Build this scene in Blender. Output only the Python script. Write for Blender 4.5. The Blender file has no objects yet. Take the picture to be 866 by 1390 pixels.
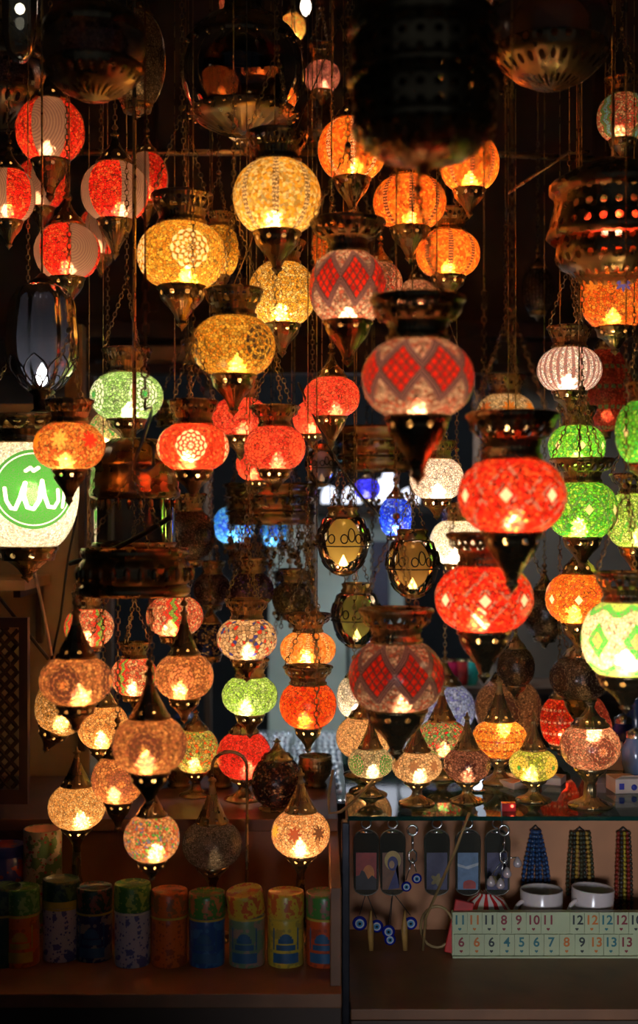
import bpy, math, random
import numpy as np
from mathutils import Vector, Matrix
random.seed(4)
PI = math.pi
COL = bpy.context.scene.collection
F = 1800.0; HZ = 1.5
def P(px, py, d): return Vector(((px-433)/F*d, d, HZ-(py-695)/F*d))
def PZ(py, d): return HZ-(py-695)/F*d

# ------------------------------------------------------------------ node helper
class N:
    def __init__(s, name):
        s.m = bpy.data.materials.new(name); s.m.use_nodes = True
        s.t = s.m.node_tree; s.t.nodes.clear()
    def n(s, typ, **kw):
        nd = s.t.nodes.new(typ)
        for k, v in kw.items(): setattr(nd, k, v)
        return nd
    def put(s, sock, v):
        if v is None: return
        if isinstance(v, bpy.types.NodeSocket): s.t.links.new(v, sock)
        elif isinstance(v, (tuple, list)):
            sock.default_value = tuple(v)+((1,) if len(v) == 3 and sock.type == 'RGBA' else ())
        else: sock.default_value = v
    def M(s, op, a, b=None, c=None):
        nd = s.n('ShaderNodeMath', operation=op)
        s.put(nd.inputs[0], a); s.put(nd.inputs[1], b); s.put(nd.inputs[2], c)
        return nd.outputs[0]
    def mix(s, f, a, b):
        nd = s.n('ShaderNodeMix', data_type='RGBA')
        s.put(nd.inputs[0], f); s.put(nd.inputs[6], a); s.put(nd.inputs[7], b)
        return nd.outputs[2]
    def xyz(s, v):
        nd = s.n('ShaderNodeSeparateXYZ'); s.put(nd.inputs[0], v); return nd.outputs
    def comb(s, x, y, z):
        nd = s.n('ShaderNodeCombineXYZ')
        for i, v in enumerate((x, y, z)): s.put(nd.inputs[i], v)
        return nd.outputs[0]
    def coord(s, k='Object'): return s.n('ShaderNodeTexCoord').outputs[k]
    def vor(s, v, scale, feat='F1', rnd=1.0):
        nd = s.n('ShaderNodeTexVoronoi', feature=feat); s.put(nd.inputs['Vector'], v)
        nd.inputs['Scale'].default_value = scale; nd.inputs['Randomness'].default_value = rnd
        return nd.outputs
    def noise(s, v, scale, det=3):
        nd = s.n('ShaderNodeTexNoise'); s.put(nd.inputs['Vector'], v)
        nd.inputs['Scale'].default_value = scale; nd.inputs['Detail'].default_value = det
        return nd.outputs[0]
    def ramp(s, f, stops, interp='LINEAR'):
        nd = s.n('ShaderNodeValToRGB'); cr = nd.color_ramp; cr.interpolation = interp
        while len(cr.elements) < len(stops): cr.elements.new(.5)
        for e, (p, c) in zip(cr.elements, stops): e.position = p; e.color = tuple(c)+(1,) if len(c) == 3 else c
        s.put(nd.inputs[0], f); return nd.outputs[0]
    def out(s, sh):
        o = s.n('ShaderNodeOutputMaterial'); s.t.links.new(sh, o.inputs[0]); return s.m
    def princ(s, col, rough=.5, metal=0, bump=None, bs=.2, bd=.002, **kw):
        p = s.n('ShaderNodeBsdfPrincipled'); s.put(p.inputs['Base Color'], col)
        s.put(p.inputs['Roughness'], rough); s.put(p.inputs['Metallic'], metal)
        for k, v in kw.items(): s.put(p.inputs[k.replace('_', ' ')], v)
        if bump is not None:
            b = s.n('ShaderNodeBump'); b.inputs['Strength'].default_value = bs; b.inputs['Distance'].default_value = bd
            s.put(b.inputs['Height'], bump); s.t.links.new(b.outputs[0], p.inputs['Normal'])
        return p.outputs[0]
    def mixsh(s, f, a, b):
        nd = s.n('ShaderNodeMixShader'); s.put(nd.inputs[0], f)
        s.t.links.new(a, nd.inputs[1]); s.t.links.new(b, nd.inputs[2]); return nd.outputs[0]
    def bsdf(s, typ, col, **kw):
        nd = s.n(typ); s.put(nd.inputs[0], col)
        for k, v in kw.items(): s.put(nd.inputs[k], v)
        return nd.outputs[0]

MC = {}
def simple(name, col, rough=.5, metal=0, var=.25, scale=30, **kw):
    if name in MC: return MC[name]
    n = N(name); z = n.noise(n.coord(), scale)
    d = tuple(c*(1-var) for c in col); l = tuple(min(1, c*(1+var)) for c in col)
    c = n.ramp(z, [(.3, d), (.7, l)])
    MC[name] = n.out(n.princ(c, rough, metal, bump=z, bs=.15, **kw)); return MC[name]

BR = (.19, .12, .055)
def brass_nodes(n):
    o = n.coord(); z = n.noise(o, 30, 3)
    c = n.ramp(z, [(.3, (.24, .17, .08)), (.55, (.33, .24, .115)), (.8, (.46, .34, .16))])
    r = n.M('MULTIPLY_ADD', z, .16, .20)
    return c, r, z
def brass():
    if 'brass' in MC: return MC['brass']
    n = N('aged_brass'); c, r, z = brass_nodes(n)
    MC['brass'] = n.out(n.princ(c, r, .85, bump=z, bs=.2)); return MC['brass']
def brass_holes(kind):
    k = 'brass_'+kind
    if k in MC: return MC[k]
    n = N('aged_brass_pierced_'+kind); c, r, z = brass_nodes(n)
    uv = n.xyz(n.coord('UV')); u, v = uv[0], uv[1]
    if kind == 'cup':       # ring of round holes
        a = n.M('MULTIPLY', n.M('SUBTRACT', n.M('FRACT', n.M('MULTIPLY', u, 9)), .5), .33)
        b = n.M('ADD', v, .17)
        d = n.M('SQRT', n.M('ADD', n.M('MULTIPLY', a, a), n.M('MULTIPLY', b, b)))
        hole = n.M('LESS_THAN', d, .052)
        bump = n.M('MULTIPLY', n.M('SINE', n.M('MULTIPLY', u, 150)), .25)
    elif kind == 'cap':
        a = n.M('MULTIPLY', n.M('SUBTRACT', n.M('FRACT', n.M('MULTIPLY', u, 8)), .5), .36)
        b = n.M('SUBTRACT', v, .19)
        d = n.M('SQRT', n.M('ADD', n.M('MULTIPLY', a, a), n.M('MULTIPLY', b, b)))
        hole = n.M('LESS_THAN', d, .05)
        bump = n.M('MULTIPLY', n.M('SINE', n.M('MULTIPLY', u, 150)), .25)
    elif kind == 'crown':   # pierced band of alternating triangles and dots
        t = n.M('DIVIDE', n.M('SUBTRACT', v, .30), .26)
        a = n.M('ABSOLUTE', n.M('SUBTRACT', n.M('FRACT', n.M('MULTIPLY', u, 14)), .5))
        tri = n.M('LESS_THAN', n.M('ADD', n.M('MULTIPLY', a, 2.3), t), .85)
        a2 = n.M('ABSOLUTE', n.M('SUBTRACT', n.M('FRACT', n.M('MULTIPLY_ADD', u, 14, .5)), .5))
        dot = n.M('LESS_THAN', n.M('ADD', n.M('MULTIPLY', n.M('MULTIPLY', a2, a2), 30), n.M('POWER', n.M('MULTIPLY', n.M('ABSOLUTE', n.M('SUBTRACT', t, .72)), 5), 2)), 1)
        inb = n.M('MULTIPLY', n.M('GREATER_THAN', t, 0.04), n.M('LESS_THAN', t, .97))
        hole = n.M('MULTIPLY', inb, n.M('MAXIMUM', tri, dot))
        bump = n.M('MULTIPLY', n.M('SINE', n.M('MULTIPLY', u, 260)), .4)
    else:                   # wide gallery: rows of petals, relief only
        a = n.M('ABSOLUTE', n.M('SINE', n.M('MULTIPLY', u, 2*PI*13)))
        b = n.M('ABSOLUTE', n.M('SINE', n.M('MULTIPLY', v, 14)))
        bump = n.M('MULTIPLY', a, b)
        hole = n.M('GREATER_THAN', bump, .74) if kind == 'gallery' else 0.0
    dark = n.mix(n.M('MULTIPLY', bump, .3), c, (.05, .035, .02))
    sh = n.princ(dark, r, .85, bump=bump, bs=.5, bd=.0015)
    MC[k] = n.out(n.mixsh(hole, sh, n.bsdf('ShaderNodeBsdfTransparent', (1, 1, 1)))); return MC[k]
def glowmat(s, col):
    k = ('bulb', round(s, 2), col)
    if k in MC: return MC[k]
    n = N('lit_bulb_or_glint'); e = n.n('ShaderNodeEmission'); n.put(e.inputs[0], col); e.inputs[1].default_value = s
    MC[k] = n.out(e.outputs[0]); return MC[k]

# ------------------------------------------------------------------ mosaic glass
def segd(n, x, z, a, b):
    ax, az = a; bx, bz = b; dx, dz = bx-ax, bz-az; L = dx*dx+dz*dz
    px = n.M('SUBTRACT', x, ax); pz = n.M('SUBTRACT', z, az)
    t = n.M('MULTIPLY_ADD', px, dx/L, n.M('MULTIPLY', pz, dz/L)); t = n.M('MINIMUM', n.M('MAXIMUM', t, 0.), 1.)
    ex = n.M('MULTIPLY_ADD', t, -dx, px); ez = n.M('MULTIPLY_ADD', t, -dz, pz)
    return n.M('SQRT', n.M('ADD', n.M('MULTIPLY', ex, ex), n.M('MULTIPLY', ez, ez)))
def glassmat(pat, cols, R, b, rot=0., tr=.05, sc=1.0, dense=1.0):
    """cols: base palette (3+) then motif colours"""
    n = N('mosaic_glass_'+pat); o = n.coord(); x, y, z = n.xyz(o)[0:3]
    base = cols[:3]; m1 = cols[3] if len(cols) > 3 else cols[0]; m2 = cols[4] if len(cols) > 4 else cols[1]
    phi = n.M('ARCTAN2', x, n.M('MULTIPLY', y, -1)); phi = n.M('ADD', phi, PI+rot)
    zz = n.M('DIVIDE', z, b)
    vs = 185*sc
    v1 = n.vor(o, vs); ed = n.vor(o, vs, 'DISTANCE_TO_EDGE')[0]
    rnd = n.xyz(v1['Color'])[0]
    C = n.ramp(rnd, [(0, base[0]), (.35, base[1]), (.7, base[2])], 'CONSTANT')
    C = n.mix(n.M('MINIMUM', n.M('MULTIPLY_ADD', n.xyz(v1['Color'])[2], .8, .42), 1.0), (0, 0, 0), C)
    grout = n.M('LESS_THAN', ed, .075)
    gcol = tuple(.16*(base[0][i]+base[1][i])/2+.012 for i in range(3))
    def local(num, z0=0.0):
        fr = n.M('SUBTRACT', n.M('FRACT', n.M('MULTIPLY', phi, num/(2*PI))), .5)
        lx = n.M('MULTIPLY', fr, 2*PI/num); lz = n.M('DIVIDE', n.M('SUBTRACT', z, z0*b), R)
        r = n.M('SQRT', n.M('ADD', n.M('MULTIPLY', lx, lx), n.M('MULTIPLY', lz, lz)))
        th = n.M('ARCTAN2', lz, lx)
        idx = n.M('FLOOR', n.M('MULTIPLY', phi, num/(2*PI)))
        return fr, lx, lz, r, th, idx
    if pat == 'rosette':
        fr, lx, lz, r, th, idx = local(4)
        w = .115; rr = n.M('DIVIDE', r, w); k = n.M('FLOOR', rr)
        cf = n.M('FRACT', n.M('MULTIPLY_ADD', th, 12/(2*PI), n.M('MULTIPLY', k, .5)))
        pet = n.M('LESS_THAN', n.M('ADD', n.M('ABSOLUTE', n.M('MULTIPLY_ADD', cf, 2, -1)), n.M('ABSOLUTE', n.M('MULTIPLY_ADD', n.M('FRACT', rr), 2, -1))), .95)
        ins = n.M('MULTIPLY', n.M('LESS_THAN', r, .44), n.M('GREATER_THAN', r, .10))
        C = n.mix(n.M('MULTIPLY', ins, pet), C, m1)
        C = n.mix(n.M('LESS_THAN', r, .08), C, m2)
        grout = n.M('MULTIPLY', grout, n.M('SUBTRACT', 1, n.M('MULTIPLY', ins, pet)))
    elif pat == 'darkrose':     # wheel of dark petals
        fr, lx, lz, r, th, idx = local(4)
        w = .15; rr = n.M('DIVIDE', r, w); k = n.M('FLOOR', rr)
        cf = n.M('FRACT', n.M('MULTIPLY_ADD', th, 12/(2*PI), n.M('MULTIPLY', k, .5)))
        pet = n.M('LESS_THAN', n.M('ADD', n.M('ABSOLUTE', n.M('MULTIPLY_ADD', cf, 2, -1)), n.M('ABSOLUTE', n.M('MULTIPLY_ADD', n.M('FRACT', rr), 2, -1))), 1.28)
        ins = n.M('MULTIPLY', n.M('LESS_THAN', r, .5), n.M('GREATER_THAN', r, .15))
        C = n.mix(n.M('MULTIPLY', ins, pet), C, m1)
        C = n.mix(n.M('LESS_THAN', r, .09), C, m2)
    elif pat == 'rings':        # target-like ring medallion
        fr, lx, lz, r, th, idx = local(3)
        ring = n.M('GREATER_THAN', n.M('SINE', n.M('MULTIPLY', r, 40)), -.1)
        brk = n.M('GREATER_THAN', n.M('SINE', n.M('MULTIPLY', th, 9)), -.6)
        C = n.mix(n.M('MULTIPLY', n.M('MULTIPLY', ring, brk), n.M('LESS_THAN', r, .42)), C, m1)
    elif pat == 'flower':
        fr, lx, lz, r, th, idx = local(7, .22)
        f = n.M('LESS_THAN', r, n.M('MULTIPLY_ADD', n.M('COSINE', n.M('MULTIPLY', th, 8)), .06, .20))
        sel = n.M('FRACT', n.M('MULTIPLY', idx, .381))
        fc = n.ramp(sel, [(0, m1), (.33, m2), (.66, cols[5] if len(cols) > 5 else m1)], 'CONSTANT')
        C = n.mix(f, C, fc); grout = n.M('MULTIPLY', grout, n.M('SUBTRACT', 1, n.M('MULTIPLY', f, .6)))
    elif pat == 'diamond':      # chequered diamonds between beaded zigzags
        num = 8
        fr = n.M('FRACT', n.M('MULTIPLY', phi, num/(2*PI))); a = n.M('MULTIPLY', n.M('ABSOLUTE', n.M('SUBTRACT', fr, .5)), 2)
        h = n.M('DIVIDE', n.M('ABSOLUTE', n.M('SUBTRACT', zz, .12)), .60)
        s = n.M('ADD', a, h)
        q1 = n.M('FRACT', n.M('MULTIPLY', n.M('ADD', n.M('MULTIPLY', n.M('SUBTRACT', fr, .5), 2), n.M('DIVIDE', n.M('SUBTRACT', zz, .12), .60)), 2.1))
        q2 = n.M('FRACT', n.M('MULTIPLY', n.M('SUBTRACT', n.M('MULTIPLY', n.M('SUBTRACT', fr, .5), 2), n.M('DIVIDE', n.M('SUBTRACT', zz, .12), .60)), 2.1))
        ln = n.M('MAXIMUM', n.M('LESS_THAN', q1, .22), n.M('LESS_THAN', q2, .22))
        ind = n.M('LESS_THAN', s, .92)
        beads = n.M('GREATER_THAN', n.M('SINE', n.M('MULTIPLY', s, 44)), .0)
        zig = n.M('MULTIPLY', n.M('GREATER_THAN', s, .92), n.M('LESS_THAN', h, 1.22))
        zc = n.mix(beads, (.07, .03, .045), (.34, .20, .22))
        up = n.M('GREATER_THAN', zz, .3)
        zig = n.M('MULTIPLY', zig, n.M('LESS_THAN', s, 1.36))
        C = n.mix(zig, C, zc)
        tile = n.ramp(rnd, [(0, m1), (.6, m2)], 'CONSTANT')
        C = n.mix(ind, C, n.mix(ln, tile, (.14, .06, .06)))
        grout = n.M('MULTIPLY', n.M('MULTIPLY', grout, n.M('SUBTRACT', 1, ind)), n.M('SUBTRACT', 1, zig))
    elif pat == 'lozenge':      # bright mosaic with white lozenges in a row
        num = 7
        fr = n.M('FRACT', n.M('MULTIPLY', phi, num/(2*PI))); a = n.M('MULTIPLY', n.M('ABSOLUTE', n.M('SUBTRACT', fr, .5)), 2)
        h = n.M('ABSOLUTE', zz); s = n.M('ADD', a, n.M('MULTIPLY', h, 1.5))
        w = n.M('LESS_THAN', s, .27)
        g = n.M('MULTIPLY', n.M('GREATER_THAN', s, .40), n.M('LESS_THAN', s, .58))
        z2 = n.M('MULTIPLY', n.M('MULTIPLY', n.M('GREATER_THAN', s, 1.0), n.M('LESS_THAN', s, 1.22)), n.M('GREATER_THAN', rnd, .35))
        C = n.mix(z2, C, m1)
        C = n.mix(g, C, n.ramp(rnd, [(0, m1), (.5, base[0])], 'CONSTANT'))
        C = n.mix(w, C, m2)
        grout = n.M('MULTIPLY', grout, n.M('SUBTRACT', 1, w))
    elif pat == 'bigwhite':     # white ground, green border top and bottom with lozenges
        num = 7
        fr = n.M('FRACT', n.M('MULTIPLY', phi, num/(2*PI))); a = n.M('MULTIPLY', n.M('ABSOLUTE', n.M('SUBTRACT', fr, .5)), 2)
        s = n.M('ADD', a, n.M('MULTIPLY', n.M('ABSOLUTE', zz), 1.5))
        wav = n.M('GREATER_THAN', n.M('ADD', n.M('ABSOLUTE', zz), n.M('MULTIPLY', n.M('COSINE', n.M('MULTIPLY', phi, num)), .08)), .62)
        edge = n.M('LESS_THAN', n.M('ADD', n.M('ABSOLUTE', zz), n.M('MULTIPLY', n.M('COSINE', n.M('MULTIPLY', phi, num)), .08)), .76)
        C = n.mix(wav, C, n.mix(edge, (.35, .62, .12), m1))
        C = n.mix(n.M('LESS_THAN', s, .66), C, m1); C = n.mix(n.M('LESS_THAN', s, .30), C, m2)
    elif pat == 'stripes':      # crackled panels between grey panels of curved beads
        fr, lx, lz, r, th, idx = local(6)
        alt = n.M('GREATER_THAN', n.M('FRACT', n.M('MULTIPLY', idx, .5)), .25)
        q = n.M('SQRT', n.M('ADD', n.M('POWER', n.M('ADD', lx, .5), 2), n.M('MULTIPLY', lz, lz)))
        ln = n.M('GREATER_THAN', n.M('SINE', n.M('MULTIPLY', q, 75)), .2)
        lc = n.mix(ln, m1, m2)
        C = n.mix(alt, C, lc); grout = n.M('MULTIPLY', grout, n.M('SUBTRACT', 1, alt))
    elif pat == 'columns':
        s = n.M('SINE', n.M('MULTIPLY', phi, 26)); dk = n.M('LESS_THAN', s, -.25)
        C = n.mix(dk, C, m1)
    elif pat == 'panels':       # plain coloured panels parted by beaded bands
        fr, lx, lz, r, th, idx = local(8)
        bd = n.M('GREATER_THAN', n.M('ABSOLUTE', fr), .40)
        bead = n.M('GREATER_THAN', n.M('SINE', n.M('MULTIPLY', zz, 60)), 0)
        C = n.mix(bd, C, n.mix(bead, m1, m2)); grout = n.M('MULTIPLY', grout, n.M('MULTIPLY_ADD', bd, .7, .3))
    elif pat == 'waves':        # vertical zigzag ribbons
        u = n.M('ADD', n.M('MULTIPLY', phi, 4/(2*PI)), n.M('MULTIPLY', n.M('PINGPONG', n.M('MULTIPLY', zz, 2.2), .5), .22))
        f = n.M('FRACT', u)
        C = n.mix(n.M('MULTIPLY', n.M('GREATER_THAN', f, .30), n.M('LESS_THAN', f, .42)), C, m1)
        C = n.mix(n.M('MULTIPLY', n.M('GREATER_THAN', f, .42), n.M('LESS_THAN', f, .54)), C, m2)
        C = n.mix(n.M('MULTIPLY', n.M('GREATER_THAN', f, .54), n.M('LESS_THAN', f, .62)), C, m1)
    elif pat == 'rows':         # rows of dark dots
        k = n.M('FRACT', n.M('MULTIPLY', zz, 2.2)); f = n.M('FRACT', n.M('MULTIPLY', phi, 24/(2*PI)))
        C = n.mix(n.M('MULTIPLY', n.M('LESS_THAN', k, .2), n.M('LESS_THAN', f, .62)), C, m1)
    elif pat == 'chips':        # sparse coloured chips in pale ground
        rb = n.xyz(v1['Color'])[1]
        C = n.mix(n.M('GREATER_THAN', rb, .80), C, m1); C = n.mix(n.M('GREATER_THAN', rb, .90), C, m2)
    elif pat == 'stars':
        fr, lx, lz, r, th, idx = local(5)
        f = n.M('LESS_THAN', r, n.M('MULTIPLY_ADD', n.M('PINGPONG', n.M('MULTIPLY', th, 5/PI), 1), .22, .14))
        C = n.mix(f, C, m1); g = n.M('LESS_THAN', r, n.M('MULTIPLY_ADD', n.M('PINGPONG', n.M('MULTIPLY', th, 5/PI), 1), .10, .06))
        C = n.mix(g, C, m2)
    elif pat == 'script':       # disc with flowing white calligraphy
        X = n.M('SUBTRACT', phi, PI+rot); X = n.M('MULTIPLY', n.M('SUBTRACT', X, .35), .86); Z = n.M('DIVIDE', z, R)
        r = n.M('SQRT', n.M('ADD', n.M('MULTIPLY', X, X), n.M('POWER', n.M('SUBTRACT', Z, .1), 2)))
        C = n.mix(n.M('LESS_THAN', r, .76), C, m1)
        C = n.mix(n.M('MULTIPLY', n.M('GREATER_THAN', r, .67), n.M('LESS_THAN', r, .70)), C, m2)
        def cv(p): return ((math.asin(max(-.98, min(.98, (p[0]-38)/69)))-.35)*.86, (672-p[1])/69)
        strokes = [[(22, 664), (24, 680), (30, 690), (36, 691), (43, 676), (49, 657), (47, 673), (52, 689), (60, 691), (67, 680), (70, 654), (73, 674), (78, 688), (85, 689), (89, 680), (88, 666)],
                   [(50, 641), (56, 637), (60, 641), (66, 637)], [(95, 658), (94, 688)]]
        dm = None
        for st in strokes:
            for a_, b_ in zip(st, st[1:]):
                d = segd(n, X, Z, cv(a_), cv(b_)); dm = d if dm is None else n.M('MINIMUM', dm, d)
        C = n.mix(n.M('LESS_THAN', dm, .038), C, m2)
    if dense < 1: grout = n.M('MULTIPLY', grout, dense)
    C = n.mix(grout, C, gcol)
    tl = n.bsdf('ShaderNodeBsdfTranslucent', C); df = n.bsdf('ShaderNodeBsdfDiffuse', C)
    body = n.mixsh(.26, tl, df)
    # pebbled chips throw the bulb's light forward, each a little askew
    geo = n.n('ShaderNodeNewGeometry')
    off = n.n('ShaderNodeVectorMath', operation='SUBTRACT'); n.put(off.inputs[0], v1['Color']); n.put(off.inputs[1], (.5, .5, .5))
    scl = n.n('ShaderNodeVectorMath', operation='SCALE'); n.put(scl.inputs[0], off.outputs[0]); scl.inputs['Scale'].default_value = .55
    add = n.n('ShaderNodeVectorMath', operation='ADD'); n.put(add.inputs[0], scl.outputs[0]); n.put(add.inputs[1], geo.outputs['Normal'])
    nrm = n.n('ShaderNodeVectorMath', operation='NORMALIZE'); n.put(nrm.inputs[0], add.outputs[0])
    rf = n.n('ShaderNodeBsdfRefraction'); n.put(rf.inputs['Color'], C); rf.inputs['Roughness'].default_value = .42; rf.inputs['IOR'].default_value = 1.25
    n.t.links.new(nrm.outputs[0], rf.inputs['Normal'])
    body = n.mixsh(.10 if pat == 'script' else .16 if pat == 'bigwhite' else .31, body, rf.outputs[0])
    body = n.mixsh(tr, body, n.bsdf('ShaderNodeBsdfTransparent', C))
    bp = n.n('ShaderNodeBump'); bp.inputs['Strength'].default_value = .5; bp.inputs['Distance'].default_value = .0015
    n.put(bp.inputs['Height'], ed)
    gl = n.n('ShaderNodeBsdfGlossy'); n.put(gl.inputs[0], (1, 1, 1)); gl.inputs['Roughness'].default_value = .18
    n.t.links.new(bp.outputs[0], gl.inputs['Normal'])
    fr = n.n('ShaderNodeFresnel'); fr.inputs[0].default_value = 1.45
    return n.out(n.mixsh(n.M('MULTIPLY', fr.outputs[0], .8), body, gl.outputs[0]))
def clearglass(name, col, tr=.8, rough=.05, haze=None):
    if name in MC: return MC[name]
    n = N(name); t = n.bsdf('ShaderNodeBsdfTransparent', col)
    body = n.mixsh(tr, n.mixsh(.5, n.bsdf('ShaderNodeBsdfTranslucent', haze or col), n.bsdf('ShaderNodeBsdfDiffuse', haze or col)), t)
    gl = n.n('ShaderNodeBsdfGlossy'); gl.inputs['Roughness'].default_value = rough
    fr = n.n('ShaderNodeFresnel'); fr.inputs[0].default_value = 1.5
    MC[name] = n.out(n.mixsh(fr.outputs[0], body, gl.outputs[0])); return MC[name]

# ------------------------------------------------------------------ mesh helpers
def mkobj(name, verts, faces, mat, parent=None, loc=(0, 0, 0), uvs=None, smooth=True):
    me = bpy.data.meshes.new(name); me.from_pydata([tuple(v) for v in verts], [], faces)
    if uvs is not None:
        ul = me.uv_layers.new(name='UV')
        co = np.zeros(len(me.loops)*2, np.float32)
        k = 0
        for fc in uvs:
            for u in fc: co[k] = u[0]; co[k+1] = u[1]; k += 2
        ul.data.foreach_set('uv', co)
    if smooth: me.polygons.foreach_set('use_smooth', [True]*len(me.polygons))
    if mat: me.materials.append(mat)
    me.update(); o = bpy.data.objects.new(name, me); COL.objects.link(o)
    o.location = loc
    if parent: o.parent = parent
    return o
def lathe(prof, n=36, us=1.0):
    """prof: (r,z). returns verts, faces, uvs; uv = angle fraction, z/us"""
    V = []; Fc = []; U = []
    for r, z in prof:
        for i in range(n):
            a = 2*PI*i/n; V.append((r*math.sin(a), -r*math.cos(a), z))
    for j in range(len(prof)-1):
        for i in range(n):
            k = (i+1) % n
            Fc.append((j*n+i, j*n+k, (j+1)*n+k, (j+1)*n+i))
            v0, v1 = prof[j][1]/us, prof[j+1][1]/us
            U.append(((i/n, v0), ((i+1)/n, v0), ((i+1)/n, v1), (i/n, v1)))
    return V, Fc, U
def lobj(name, prof, mat, parent, z=0, n=36, us=1.0, loc=None):
    V, Fc, U = lathe(prof, n, us)
    return mkobj(name, V, Fc, mat, parent, loc or (0, 0, z), U)
class MB:
    def __init__(s): s.v = []; s.f = []
    def add(s, V, Fc):
        k = len(s.v); s.v += [tuple(v) for v in V]; s.f += [tuple(i+k for i in f) for f in Fc]
    def box(s, x0, x1, y0, y1, z0, z1, bev=0):
        V = [(x, y, z) for x in (x0, x1) for y in (y0, y1) for z in (z0, z1)]
        s.add(V, [(0, 1, 3, 2), (4, 6, 7, 5), (0, 4, 5, 1), (2, 3, 7, 6), (0, 2, 6, 4), (1, 5, 7, 3)])
    def tube(s, pts, r, n=6, cap=True):
        pts = [Vector(p) for p in pts]; V = []; Fc = []
        up = Vector((0, 0, 1))
        for i, p in enumerate(pts):
            t = (pts[min(i+1, len(pts)-1)]-pts[max(i-1, 0)]).normalized()
            a = t.cross(up)
            if a.length < 1e-3: a = t.cross(Vector((0, 1, 0)))
            a.normalize(); b = t.cross(a)
            rr = r[i] if isinstance(r, (list, tuple)) else r
            for k in range(n):
                q = 2*PI*k/n; V.append(p+a*rr*math.cos(q)+b*rr*math.sin(q))
        for i in range(len(pts)-1):
            for k in range(n):
                m = (k+1) % n; Fc.append((i*n+k, i*n+m, (i+1)*n+m, (i+1)*n+k))
        if cap: Fc.append(tuple(range(n-1, -1, -1))); Fc.append(tuple((len(pts)-1)*n+k for k in range(n)))
        s.add(V, Fc)
    def sphere(s, c, rx, ry=None, rz=None, n=8, m=6):
        ry = ry or rx; rz = rz or rx
        V, Fc, _ = lathe([(math.sin(PI*j/m) or 1e-5, -math.cos(PI*j/m)) for j in range(m+1)], n)
        s.add([(c[0]+v[0]*rx, c[1]+v[1]*ry, c[2]+v[2]*rz) for v in V], Fc)
    def lathe(s, prof, c=(0, 0, 0), n=24):
        V, Fc, _ = lathe(prof, n); s.add([(v[0]+c[0], v[1]+c[1], v[2]+c[2]) for v in V], Fc)
    def chain(s, a, b, link=.011, r=.0011):
        a = Vector(a); b = Vector(b); L = (b-a).length; k = max(2, int(L/link/.78)); t = (b-a)/L
        u = t.cross(Vector((0, 1, .01))).normalized(); w = t.cross(u)
        for i in range(k):
            c = a+(b-a)*((i+.5)/k); s1 = u if i % 2 else w; s2 = w if i % 2 else u
            V = []; Fc = []; nn = 6
            for q in range(nn):
                th = 2*PI*q/nn; ctr = c+t*math.cos(th)*link*.5+s1*math.sin(th)*link*.30
                rd = (t*math.cos(th)+s1*math.sin(th)).normalized()
                for z in range(3):
                    g = 2*PI*z/3; V.append(ctr+rd*r*math.cos(g)+s2*r*math.sin(g))
            for q in range(nn):
                for z in range(3):
                    Fc.append((q*3+z, ((q+1) % nn)*3+z, ((q+1) % nn)*3+(z+1) % 3, q*3+(z+1) % 3))
            s.add(V, Fc)
    def build(s, name, mat, parent=None, loc=(0, 0, 0), smooth=True): return mkobj(name, s.v, s.f, mat, parent, loc, None, smooth)
def tag(o, label=None, cat=None, group=None, kind=None):
    if label: o['label'] = label
    if cat: o['category'] = cat
    if group: o['group'] = group
    if kind: o['kind'] = kind
    return o
def empty(name, loc, label=None, cat=None, group=None):
    o = bpy.data.objects.new(name, None); COL.objects.link(o); o.location = loc; o.empty_display_size = .05
    return tag(o, label, cat, group)
def bx(name, mat, x0, x1, y0, y1, z0, z1, parent=None, bev=.002):
    b = MB(); c = ((x0+x1)/2, (y0+y1)/2, (z0+z1)/2)
    b.box(x0-c[0], x1-c[0], y0-c[1], y1-c[1], z0-c[2], z1-c[2])
    o = b.build(name, mat, parent, c, smooth=False)
    if bev:
        m = o.modifiers.new('bevel', 'BEVEL'); m.width = bev; m.segments = 2
    return o

# ------------------------------------------------------------------ palette
RED = [(.95, .05, .02), (.85, .02, .015), (1, .16, .05)]
WARM = (1.0, .62, .30)
WHITE_L = (1.0, .86, .66)
COOL = (.8, .86, 1.0)
CEIL = 3.46

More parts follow.
